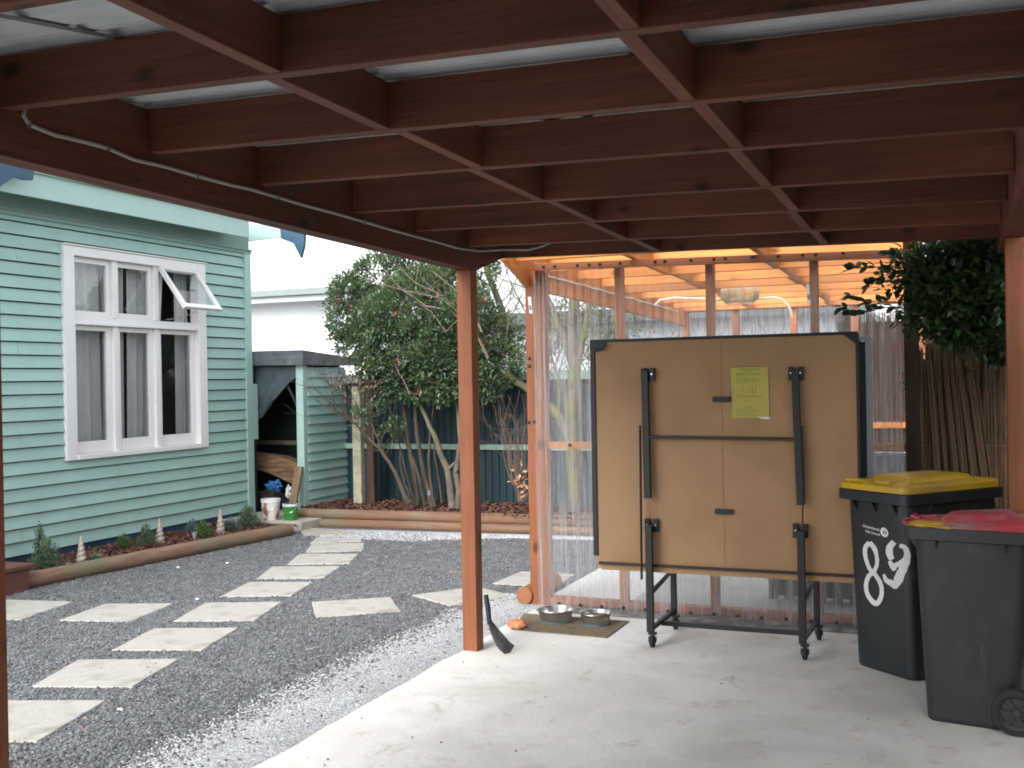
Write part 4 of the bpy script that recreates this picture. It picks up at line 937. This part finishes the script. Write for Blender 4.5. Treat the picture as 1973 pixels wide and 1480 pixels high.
# ================================================================== FOLDED TABLE
tb = thing('folding_table', 'folded table tennis table on casters with brown boards standing upright', 'table', (-1.22, 6.15, 0))
mdf = mat('brown_fibreboard', (.36, .215, .110), rough=.75, var=.06, vscale=2, bump=.05, bscale=200, dirt=(.30, .175, .088), dscale=2.5)
bl = mat('blue_black_table_top', (.010, .022, .035), rough=.5)
def chamf(x0, x1, z0, z1, c, y): return [(x0+c, y, z0), (x1-c, y, z0), (x1, y, z0+c), (x1, y, z1-c*.3), (x1-c*.3, y, z1), (x0+c*.3, y, z1), (x0, y, z1-c*.3), (x0, y, z0+c)]
t1 = MB().prism(chamf(-1.982, -.497, .418, 1.758, .03, 5.99), (0, .016, 0)).build('table_board', mdf, tb)
MB().prism(chamf(-1.982, -.497, .418, 1.758, .03, 6.0065), (0, .004, 0)).build('playing_surface', bl, t1)
MB().box(-2.0, -1.970, 5.982, 6.02, .50, 1.775).box(-1.970, -.488, 5.982, 6.02, 1.758, 1.775).box(-.50, -.483, 5.982, 6.02, .47, 1.758).build('edge_frame', black, t1, bevel=.003)
MB().box(-1.965, -.515, 5.968, 5.988, .452, .466).build('apron_bar', black, tb, bevel=.002)
MB().prism([(-1.976, 5.98, 1.758), (-1.90, 5.98, 1.758), (-1.90, 5.98, 1.742), (-1.94, 5.98, 1.722), (-1.976, 5.98, 1.700)], (0, .012, 0)).build('corner_plate', black, t1)
MB().tube([(-1.965, 5.972, 1.712), (-1.915, 5.96, 1.722), (-1.898, 5.96, 1.742)], .009, 8).build('latch', black, tb)
MB().prism([(-.500, 5.98, 1.758), (-.56, 5.98, 1.758), (-.500, 5.98, 1.71)], (0, .012, 0)).build('corner_plate', black, t1)
t2 = MB().prism(chamf(-1.985, -.50, .42, 1.755, .03, 6.262), (0, .016, 0)).build('table_board', mdf, tb)
MB().prism(chamf(-1.985, -.50, .42, 1.755, .03, 6.256), (0, .004, 0)).build('playing_surface', bl, t2)
MB().box(-.468, -.440, 6.225, 6.285, .47, 1.735).box(-1.99, -.440, 6.25, 6.285, 1.735, 1.752).build('edge_frame', mat('grey_edge_frame', (.42, .47, .48), rough=.5), t2)
MB().prism([(-.62, 6.22, .5), (-.469, 6.22, .5), (-.469, 6.22, 1.722), (-.62, 6.22, 1.722)], (0, .03, 0)).build('apron_bar', bl, tb)
# joint line down the middle of the board
MB().box(-1.2265, -1.2235, 5.9885, 5.9905, .425, 1.75).build('board_seam', mat('seam_brown', (.26, .15, .075)), t1)
# leg frame folded against the front board
def bar(name, a, c, w_, h_, up=(0, -1, 0)): return MB().beam(a, c, w_, h_, up).build(name, black, tb, bevel=.003)
bar('folded_leg', (-1.660, 5.955, 1.585), (-1.652, 5.945, .852), .040, .03); bar('folded_leg', (-.816, 5.955, 1.575), (-.796, 5.945, .838), .040, .03)
bar('leg_sleeve', (-.792, 5.952, 1.27), (-.788, 5.948, .85), .030, .022)
bar('stretcher', (-1.64, 5.95, 1.205), (-.82, 5.95, 1.197), .018, .026)
bar('link_rod', (-1.687, 5.93, 1.272), (-1.690, 5.92, .385), .010, .022); bar('link_rod', (-.783, 5.93, .85), (-.790, 5.92, .50), .008, .012)
for x, z_ in ((-1.647, 1.562), (-.813, 1.553), (-1.640, .692), (-.803, .692)):
    m = MB().box(x-.040, x-.010, 5.962, 5.989, z_-.038, z_+.038).box(x+.010, x+.040, 5.962, 5.989, z_-.038, z_+.038).box(x-.010, x+.010, 5.975, 5.989, z_-.038, z_+.005)
    o = m.build('hinge_bracket', black, tb, bevel=.002)
    MB().lathe((x+.025, 5.958, z_+.004), [(0, -.003), (.005, -.003), (.005, .006)], 8, 'y').lathe((x-.025, 5.958, z_+.004), [(0, -.003), (.005, -.003), (.005, .006)], 8, 'y').build('bolt', steel, o)
for x, z_ in ((-1.225, 1.416), (-1.222, .783)): MB().box(x-.05, x+.05, 5.972, 5.989, z_-.014, z_+.014).build('joint_plate', black, tb, bevel=.002)
# caster frame
for x in (-1.645, -.795):
    bar('leg', (x, 5.93, .70), (x, 5.93, .085), .04, .034)
    bar('leg', (x+.02, 6.40, .36), (x+.02, 6.40, .09), .034, .03)
    bar('top_brace', (x+.0, 5.94, .30), (x+.02, 6.40, .37), .02, .02, (0, 0, 1))
    bar('bottom_brace', (x, 5.94, .10), (x+.02, 6.40, .11), .025, .025, (0, 0, 1))
bar('cross_bar', (-1.635, 6.14, .092), (-.79, 6.14, .092), .026, .028, (0, 0, 1))
for x in (-1.645, -.795):
    for y in (5.93, 6.40):
        xx = x+(.02 if y > 6.2 else 0)+.012
        w_ = MB().lathe((xx-.014, y-.01, .035), [(0, 0), (.025, 0), (.035, .005), (.035, .023), (.025, .028), (0, .028)], 20, 'x').build('caster', rubber, tb, smooth=True)
        MB().box(xx-.022, xx+.022, y-.02, y+.012, .072, .086).box(xx-.022, xx-.018, y-.018, y+.005, .03, .06).box(xx+.018, xx+.022, y-.018, y+.005, .03, .06).build('fork', black, w_)
# instruction sheet taped to the board
ppr = mat('yellow_paper', (.44, .39, .10), rough=.85, var=.05)
pg = thing('instruction_sheet', 'yellow printed instruction sheet stuck to the upright table board', 'paper', tuple(atY(1445, 757, 5.985)))
q = [(1408,709),(1420,708.5),(1445,707.5),(1480,707),(1481,740),(1482.5,806),(1460,805),(1410,806),(1411,770),(1408.5,740)]
MB().prism([atY(x, y, 5.984) for x, y in q], (0, .001, 0)).build('sheet', ppr, pg)
ink = mat('olive_ink', (.22, .23, .06), rough=.9); b = MB()
def pl(x0, x1, y, t=.9): b.prism([atY(x0, y, 5.9825), atY(x1, y-.3, 5.9825), atY(x1, y+t-.3, 5.9825), atY(x0, y+t, 5.9825)], (0, .0008, 0))
pl(1425,1464,711.5,1.3); pl(1434,1450,714.6,1.1)
for y, x1 in ((719,1468),(721,1467),(723,1440),(728,1440),(730.5,1467),(733,1466),(735.5,1458),(738,1440),(760.5,1432),(762.5,1468),(765,1467),(787,1425),(790,1468),(792,1440),(795,1467),(798,1438),(800,1466)):
    x = 1418
    while x < x1-4: l = random.uniform(3, 9); pl(x, min(x+l, x1), y, .8); x += l+1.2
for x0, x1, y in ((1431,1446,755),(1449,1456,756),(1434,1445,771),(1434,1450,784),(1436,1447,786)): pl(x0, x1, y, .8)
for x, y0, y1 in ((1431,745,755),(1445,745,755),(1450,742,756),(1456,742,756)): b.prism([atY(x, y0, 5.9825), atY(x+.9, y0, 5.9825), atY(x+.9, y1, 5.9825), atY(x, y1, 5.9825)], (0, .0008, 0))
b.build('print', ink, pg)
MB().prism([atY(1459,804,5.983), atY(1483,803.5,5.983), atY(1484,808,5.983), atY(1470,807.5,5.983)], (0, .001, 0)).build('tape', mat('white_tape', (.7, .7, .68)), pg)

# ================================================================== BINS
def binplastic(nm, c): return mat(nm, c, rough=.42, var=.12, vscale=3, bump=.06, bscale=120, dirt=(c[0]*1.7+.015, c[1]*1.6+.014, c[2]*1.3+.01), dscale=5, dlo=.55, dhi=.8)
def scuff(m, c, st, lo, hi, f):
    n = m.node_tree; b0 = n.nodes['Principled BSDF']; src = b0.inputs['Base Color'].links[0].from_socket; tc = [x for x in n.nodes if x.type == 'TEX_COORD'][0]
    mp = n.nodes.new('ShaderNodeMapping'); mp.inputs['Scale'].default_value = st; mp.inputs['Rotation'].default_value = (.3, .4, .2); n.links.new(tc.outputs['Object'], mp.inputs[0])
    nz = n.nodes.new('ShaderNodeTexNoise'); nz.inputs['Scale'].default_value = 1; nz.inputs['Detail'].default_value = 8; nz.inputs['Roughness'].default_value = .75; n.links.new(mp.outputs[0], nz.inputs['Vector'])
    mr = n.nodes.new('ShaderNodeMapRange'); mr.inputs['From Min'].default_value = lo; mr.inputs['From Max'].default_value = hi; mr.inputs['To Max'].default_value = f; n.links.new(nz.outputs['Fac'], mr.inputs['Value'])
    mx = n.nodes.new('ShaderNodeMix'); mx.data_type = 'RGBA'; n.links.new(mr.outputs[0], mx.inputs[0]); n.links.new(src, mx.inputs[6]); mx.inputs[7].default_value = (*c, 1); n.links.new(mx.outputs[2], b0.inputs['Base Color'])
bink = binplastic('charcoal_bin_plastic', (.017, .021, .025))
def wheelie(loc, rz, W, D, H, lab, wt=.8, db=.72, lidm=None, open_ang=0, fo=.04, cat='bin'):
    """local frame: front at y=0, rear at y=D, width along x centred, wheels at rear"""
    t = thing('wheelie_bin', lab, cat, loc, rz)
    W2, D2 = W*wt, D*db
    rings = []; bodyH = H-.05
    for f, z_ in ((.97, 0), (1, .012), (1.0, .02)):
        rings.append(rring(W2*f, D2*f, .05, z_, 4, 0, fo+.04+D2/2))
    for i in range(1, 13):
        u = i/12; w_ = W2+(W-.05-W2)*u; d_ = D2+(D-.07-D2)*u; rings.append(rring(w_, d_, .05+.01*u, .02+(bodyH-.02)*u, 4, 0, fo+.04*(1-u)+d_/2))
    body = MB().loft(rings, True, False); inner = [rring(W-.05-.012-(0 if z_ > .3 else .06), D-.07-.012-(0 if z_ > .3 else .1), .05, z_, 4, 0, fo+(D-.07)/2) for z_ in (.0, .0)]
    body.loft([rring(W-.062, D-.082, .05, bodyH, 4, 0, fo+(D-.07)/2), rring(W2-.02, D2-.02, .05, bodyH-.35, 4, 0, fo+.04+D2/2)], False, True)
    o = body.build('body', bink, t, smooth=True, mw=Matrix()); o.matrix_parent_inverse = Matrix()
    def part(m_, nm, mt_, bev=.004, smooth=False, par=t):
        q_ = m_.build(nm, mt_, None, smooth=smooth, bevel=bev); q_.parent = par; return q_
    rim = MB().loft([rring(W-.03, D-.05, .04, H-.055, 4, 0, D/2), rring(W, D-.01, .045, H-.05, 4, 0, D/2), rring(W, D-.01, .045, H, 4, 0, D/2), rring(W-.03, D-.04, .03, H+.002, 4, 0, D/2), rring(W-.07, D-.09, .03, H-.01, 4, 0, D/2), rring(W-.075, D-.095, .03, H-.06, 4, 0, D/2)], False, False)
    part(rim, 'rim', bink, 0, True)
    for x in (-W*.28, 0, W*.28): part(MB().prism([(x-.004, fo, H-.055), (x-.004, .012, H-.055), (x-.004, fo+.01, H-.12)], (.008, 0, 0)), 'rib', bink, 0)
    for y in (D*.25, D*.75):
        for s_ in (-1, 1): part(MB().prism([(s_*(W/2-.028), y, H-.055), (s_*(W/2-.005), y, H-.055), (s_*(W/2-.035), y, H-.11)], (0, .008, 0)), 'rib', bink, 0)
    # axle, wheels
    rw_ = .1
    part(MB().tube([(-W/2+.02, D-.10, rw_), (W/2-.02, D-.10, rw_)], .012, 10), 'axle', steel, 0)
    for s_ in (-1, 1):
        wx = s_*(W2/2+.015)
        wl = part(MB().lathe((wx, D-.10, rw_), [(.072, 0), (.098, .004*s_), (.1, .012*s_), (.1, .034*s_), (.096, .042*s_), (.075, .045*s_)], 32, 'x'), 'wheel', rubber, 0, True)
        hub = MB().lathe((wx, D-.10, rw_), [(0, .036*s_), (.018, .038*s_), (.022, .028*s_), (.06, .028*s_), (.066, .036*s_), (.075, .04*s_)], 32, 'x')
        for k in range(6):
            a = k*math.pi/3; hub.beam((wx+.033*s_, D-.10+.02*math.cos(a), rw_+.02*math.sin(a)), (wx+.033*s_, D-.10+.064*math.cos(a), rw_+.064*math.sin(a)), .010, .008, (1, 0, 0))
        part(hub, 'hub', mat('dark_hub', (.03, .03, .033), rough=.6), 0, True, wl)
    # lid hinged at the rear
    piv_ = Vector((0, D-.03, H+.012)); ca, sa = math.cos(open_ang), math.sin(open_ang)
    def lt(v): y, z_ = v[1]-piv_.y, v[2]-piv_.z; return (v[0], piv_.y+y*ca+z_*sa, piv_.z-y*sa+z_*ca)
    lid = MB().loft([rring(W-.025, D-.03, .045, H+.004, 4, 0, D/2-.005), rring(W-.022, D-.03, .045, H+.034, 4, 0, D/2-.005), rring(W-.05, D-.06, .04, H+.046, 4, 0, D/2-.005),
                     rring(W-.19, D-.26, .04, H+.050, 4, 0, D/2+.01), rring(W-.22, D-.30, .04, H+.070, 4, 0, D/2+.01), rring(W-.26, D-.35, .04, H+.074, 4, 0, D/2+.01)], True, True)
    lid.box(-W*.2, -W*.2+.02, .03, .10, H+.046, H+.058).box(W*.2-.02, W*.2, .03, .10, H+.046, H+.058)
    lo_ = part(mapmb(lid, lt), 'lid', lidm, 0, True)
    for s_ in (-1, 1):
        hd_ = MB().tube([(s_*W*.30, .02, H+.035), (s_*W*.30, -.006, H+.055), (s_*W*.12, -.006, H+.058), (s_*W*.10, .03, H+.045)], .008, 8)
        part(mapmb(hd_, lt), 'lid_handle', lidm, 0, True, lo_)
    part(MB().tube([(-W*.32, D-.01, H+.02), (W*.32, D-.01, H+.02)], .016, 12), 'hinge_bar', lidm, 0, True)
    part(MB().tube([(-W*.34, D+.02, H-.02), (W*.34, D+.02, H-.02)], .013, 12), 'grab_handle', bink, 0, True)
    return t, o
scuff(bink, (.11, .10, .085), (9, 9, 1.5), .60, .72, .55); scuff(bink, (.09, .09, .09), (60, 5, 60), .63, .70, .6)
yl = mat('yellow_lid_plastic', (.60, .36, .012), rough=.4, var=.08, dirt=(.30, .25, .12), dscale=3, dlo=.45, dhi=.7)
rl = mat('red_lid_plastic', (.36, .035, .05), rough=.4, var=.1, dirt=(.25, .17, .15), dscale=3.5, dlo=.48, dhi=.68)
ybin, ybody = wheelie((-.425, 5.725, 0), R_(-40), .48, .74, .94, 'tall charcoal wheelie bin with a yellow lid and painted number 89', .84, .72, yl, fo=.045)
rbin, rbody = wheelie((-.205, 5.27, 0), R_(-99.2), .46, .56, .86, 'shorter charcoal wheelie bin with a red lid propped ajar', .84, .66, rl, R_(-4.6), fo=.045)
# rubbish bags showing under the red lid
o = blob('rubbish_bag', (-.07, 5.10, .866), (.15, .075, .017), mat('yellow_rubbish_bag', (.50, .30, .02), rough=.35), 'yellow rubbish bag bulging out under the red lid', 'bag', 4, .3, 6)

# painted number and council lettering on the yellow bin, laid on the body surface
dg = bpy.context.evaluated_depsgraph_get()
bpy.context.view_layer.update()
mwb = ybin.matrix_world.copy()
bvh = BVHTree.FromPolygons([mwb @ v.co for v in ybody.data.vertices], [p.vertices[:] for p in ybody.data.polygons])
def onbin(px, py, off=.0018):
    d = ray(px, py).normalized(); h = bvh.ray_cast(C0, d)
    if h[0] is None: return None
    nn = h[1] if h[1].dot(d) < 0 else -h[1]
    return h[0]+nn*off
def z4(x, y): return (1640+x/6.725, 980+y/6.725)
def stroke(b, pts, ws):
    P = [Vector(z4(*p)) for p in pts]; Q = []; W_ = []
    for i in range(len(P)-1):
        p0 = P[max(i-1, 0)]; p1 = P[i]; p2 = P[i+1]; p3 = P[min(i+2, len(P)-1)]
        for j in range(8):
            t = j/8; Q.append(.5*((2*p1)+(p2-p0)*t+(2*p0-5*p1+4*p2-p3)*t*t+(3*p1-3*p2+p3-p0)*t**3)); W_.append((ws[i]+(ws[i+1]-ws[i])*t)/6.725)
    Q.append(P[-1]); W_.append(ws[-1]/6.725); k = len(b.v); nrow = 0
    for i, q in enumerate(Q):
        d = (Q[min(i+1, len(Q)-1)]-Q[max(i-1, 0)]).normalized(); s_ = Vector((-d.y, d.x)); row = []
        for u in (-.5, 0, .5):
            e = 1+.13*noise.noise((i*.7, u*9, ws[0])); r_ = onbin(*(q+s_*u*W_[i]*e), .0018+.0006*random.random())
            row.append(r_)
        if None in row: continue
        b.v += [tuple(r_) for r_ in row]; nrow += 1
    for i in range(nrow-1):
        a0 = k+3*i; b.f += [(a0, a0+1, a0+4, a0+3), (a0+1, a0+2, a0+5, a0+4)]
wp = mat('white_brushed_paint', (.72, .73, .72), rough=.6, var=.08)
b = MB()
stroke(b, [(240,440),(190,500),(185,600),(210,700),(250,790),(310,850),(375,950),(400,1060),(385,1160),(330,1230),(260,1180),(205,1080),(200,960),(235,870),(290,820),(335,730),(335,620),(300,510),(240,440)],
       [60,60,55,50,50,55,55,55,60,70,60,55,55,60,60,50,50,60,60])
o8 = b.build('painted_digit', wp); o8.parent = ybin; o8.matrix_parent_inverse = ybin.matrix_world.inverted()
b = MB()
stroke(b, [(560,430),(505,500),(500,580),(530,660)], [70,90,90,70])
stroke(b, [(500,680),(540,750),(570,800)], [50,70,50])
stroke(b, [(560,740),(640,710),(705,650),(725,570),(690,500),(630,480)], [60,70,70,75,60,50])
stroke(b, [(730,590),(710,700),(660,810),(610,930),(560,1030)], [80,100,110,120,60])
stroke(b, [(590,1010),(520,960),(460,930),(425,850)], [90,80,60,30])
o9 = b.build('painted_digit', wp); o9.parent = ybin; o9.matrix_parent_inverse = ybin.matrix_world.inverted()
b = MB(); cx, cy_ = z4(432, 308); rr_ = []
for i in range(24):
    a = 2*math.pi*i/24; rr_.append(onbin(cx+7.6*math.cos(a)+1.2*math.sin(a), cy_+9.2*math.sin(a)+1.0*math.cos(a)))
ri = []
for i in range(24):
    a = 2*math.pi*i/24; ri.append(onbin(cx+.8+3.4*math.cos(a), cy_+.5+4.6*math.sin(a)))
b.v = [tuple(p) for p in rr_+ri]; b.f = [(i, (i+1) % 24, 24+(i+1) % 24, 24+i) for i in range(24)]
k = len(b.v); pp = [onbin(cx-1.5, cy_+5), onbin(cx+1, cy_-3.5), onbin(cx+2.5, cy_-3), onbin(cx+1.2, cy_+6)]; b.v += [tuple(p) for p in pp]; b.f.append((k, k+1, k+2, k+3))
o = b.build('council_emblem', wp); o.parent = ybin; o.matrix_parent_inverse = ybin.matrix_world.inverted()
def text_on(s_, p0, p1, htpx):
    cu = bpy.data.curves.new('lettering', 'FONT'); cu.body = s_; cu.resolution_u = 3; cu.offset = .028; to = bpy.data.objects.new('lettering', cu)
    me = bpy.data.meshes.new_from_object(to); xs_ = [v.co.x for v in me.vertices]; L = max(xs_)
    a = Vector(p0); d = Vector(p1)-a
    bad = False
    for v in me.vertices:
        q_ = a+d*(v.co.x/L)+Vector((.12, -1))*v.co.y*htpx/.72
        h_ = onbin(q_.x, q_.y, .002)
        v.co = h_ if h_ else onbin(a.x, a.y)
    me.materials.clear(); me.materials.append(wp); o_ = bpy.data.objects.new('lettering', me); sc.collection.objects.link(o_); bpy.data.objects.remove(to)
    o_.parent = ybin; o_.matrix_parent_inverse = ybin.matrix_world.inverted()
text_on('Christchurch', z4(150, 232), z4(368, 292), 4.8)
text_on('City Council', z4(185, 300), z4(372, 352), 4.2)

# ================================================================== small things on the concrete
matm = mat('brown_coir', (.22, .17, .11), rough=.95, var=.3, vscale=40, bump=1, bscale=250, dirt=(.14, .11, .07), dscale=6)
P = [atZ(985,1214,.0), atZ(1170,1230,.0), atZ(1212,1199,.0), atZ(1010,1184,.0)]
tag(MB().prism([(p.x, p.y, .001) for p in P], (0, 0, .008)).build('door_mat', matm, bevel=.003), 'brown coir mat under the two steel pet bowls', 'mat')
def bowl(px, py, r, h, label, fill, lev):
    c = atZ(px, py, .0095); c.z = .0095; t = thing('pet_bowl', label, 'pet bowl', tuple(c), 0, 'steel pet bowls on the mat')
    prof = [(0, .004), (r*.80, .004), (r*.86, .0), (r*.88, .006), (r*.92, h*.6), (r*.97, h*.92), (r*1.03, h), (r*1.02, h+.004), (r*.95, h), (r*.90, h*.7), (r*.84, .012), (0, .010)]
    MB().lathe(c, prof, 48).build('body', steel, t, smooth=True)
    MB().lathe(c, [(r*.89, h*lev), (r*.5, h*lev+.003), (0, h*lev+.004)], 32).build('contents', fill, t, smooth=True)
    MB().lathe(c, [(r*.86, -.0005), (r*.905, .0), (r*.905, .008), (r*.87, .008)], 40).build('base_ring', mat('blue_grey_rubber', (.10, .20, .24), rough=.7), t, smooth=True)
water = mat('bowl_water', (.35, .33, .28), rough=.05); food = mat('brown_kibble', (.16, .10, .06), rough=.9, var=.5, vscale=60, bump=1, bscale=90)
bowl(1071, 1196, .116, .075, 'larger steel pet bowl on the left of the mat', water, .55)
bowl(1148, 1202, .098, .070, 'smaller steel pet bowl holding brown food', food, .72)
tag(blob('pet_toy', tuple(atZ(996, 1212, 0)+Vector((0, 0, .030))), (.062, .045, .030), mat('orange_knit', (.75, .20, .08), rough=.9, var=.25, vscale=25, bump=1, bscale=80, dirt=(.75, .50, .25), dscale=12), None, None, 3, .25, 7), 'lumpy orange toy lying at the left end of the mat', 'toy')
# small shovel leaning on the post
sv = thing('hand_shovel', 'small shovel with black handle leaning against the foot of the post', 'shovel', (-2.45, 5.5, 0))
A, B = atY(936, 1146, 5.46), atY(943, 1203, 5.44)
MB().tube([A, A.lerp(B, .5)+Vector((.004, 0, 0)), B], [.013, .015, .012], 10).build('handle', mat('black_handle', (.015, .015, .018), rough=.5), sv, smooth=True)
bld = mat('worn_grey_blade', (.25, .25, .26), rough=.45, metal=.6, col2=(.06, .06, .065), vscale=8, dirt=(.45, .44, .42), dscale=12)
T = atZ(984, 1256, .004); b = MB(); rows = 9; n = 6
for j in range(rows):
    t = j/(rows-1); c = B.lerp(T, t)+Vector((0, 0, -.025*math.sin(math.pi*t))); d = (T-B).normalized(); s_ = d.cross((T-C0).normalized()*.75+Vector((0, 0, -.5))).normalized(); wd = .016+.026*min(1, t*2.2)*(1-.15*t)
    for i in range(n+1):
        u = i/n*2-1; b.v.append(tuple(c+s_*u*wd+Vector((0, 0, .012*u*u*(1-t*.6)+.002))))
for j in range(rows-1):
    for i in range(n): k = j*(n+1)+i; b.f.append((k, k+1, k+n+2, k+n+1))
ob = b.build('blade', bld, sv, smooth=True); md = ob.modifiers.new('solid', 'SOLIDIFY'); md.thickness = .002

# litter on the gravel: fallen petals and leaves
b = MB()
for px, py in ((612,1210),(640,1308),(868,1104),(165,1388),(160,1405),(78,1246),(290,1420),(700,1075),(760,1225)):
    leaf(b, atZ(px, py, .008), .026, .016, Vector((random.random()-.5, random.random()-.5, .05)), Vector((0, 0, 1)))
tag(b.build('fallen_petals', mat('fallen_petal', (.28, .09, .07), rough=.8, island=.5)), 'scattered fallen red petals and leaves on the gravel', 'petals', kind='stuff')
for px, py in ((232,1367),(380,1154),(438,1085),(343,1093)):
    o = blob('white_stone', tuple(atZ(px, py, .002)), (.016, .012, .008), mat('white_pebble', (.62, .61, .57)), None, None, px, .3, 4)
    tag(o, 'one of the few odd white stones lying on the grey gravel', 'stone', 'odd white stones in the gravel')
# ================================================================== neighbouring buildings and distant greenery
nb = thing('neighbour_house', 'white rendered neighbouring house with a grey gutter seen past the teal house', 'house', (-12, 18, 0))
wr = mat('white_render', (.76, .78, .79), rough=.8, var=.06, vscale=2, bump=.1)
MB().box(-22, -10.6, 18, 26, 0, 3.3).build('wall', wr, nb)
gut = mat('grey_green_gutter', (.20, .24, .24), rough=.5, var=.1)
MB().box(-22.2, -10.4, 17.5, 18.0, 3.22, 3.26).build('soffit', wr, nb)
MB().box(-22.2, -10.4, 17.46, 17.5, 3.14, 3.28).build('fascia', mat('pale_fascia', (.42, .46, .46)), nb)
MB().box(-22.2, -10.4, 17.38, 17.458, 3.26, 3.38).build('gutter', gut, nb)
MB().prism([(-22.2, 17.45, 3.385), (-10.4, 17.45, 3.385), (-10.4, 22, 3.5), (-22.2, 22, 3.5)], (0, 0, .05)).build('roof', mat('pale_roof_iron', (.55, .56, .56), rough=.5), nb)
MB().tube([(-11.25, 17.9, 3.2), (-11.25, 17.93, 0)], .05, 10).build('downpipe', wr, nb, smooth=True)
n2 = thing('neighbour_house', 'low pale house with dark grey eaves behind the bare branches', 'house', (-7, 20, 0))
MB().box(-9.6, -1.5, 20, 28, 0, 2.75).build('wall', mat('blue_grey_render', (.45, .49, .52), rough=.8, var=.06), n2)
MB().box(-9.8, -1.3, 19.5, 19.56, 2.62, 2.86).build('fascia', mat('dark_grey_fascia', (.08, .09, .10)), n2)
MB().prism([(-9.8, 19.5, 2.87), (-1.3, 19.5, 2.87), (-1.3, 24, 3.9), (-9.8, 24, 3.9)], (0, 0, .05)).build('roof', mat('light_grey_roof_iron', (.42, .45, .45), rough=.5, var=.06), n2)
MB().box(-6.6, -4.9, 19.97, 19.999, 1.2, 2.3).build('window', mat('dark_window', (.04, .05, .06), rough=.1), n2)
th = thing('twig_hedge', 'brown leafless twiggy hedge behind the back of the enclosure', 'hedge', (-3, 13, 0))
b = MB()
for _ in range(150):
    branch(b, Vector((random.uniform(-6.0, .2), random.uniform(12.6, 13.6), random.uniform(1.0, 1.6))), Vector((random.uniform(-.5, .5), random.uniform(-.4, .4), 1)), random.uniform(.5, .75), .008, 2, .5, .05, 3)
b.build('branches', bark, th)
sh2 = thing('leafy_shrub', 'olive green shrub beyond the fence seen through the clear sheet', 'shrub', (-3.6, 12.6, 0))
lv = MB()
for (x, y, r) in ((1150,640,45),(1190,620,40),(1060,640,38),(1130,590,28),(1170,680,45),(1080,610,25)): clump(lv, None, atY(x, y, 12.6), r/150, 420, .06, .03, thr=-.1)
lv.build('foliage', leafmat('olive_leaf', (.10, .13, .06), (.05, .08, .035), .5), sh2)
MB().tube([(-3.7, 12.6, 0), (-3.7, 12.6, 1.8)], [.05, .03], 8).build('trunk', bark, sh2)
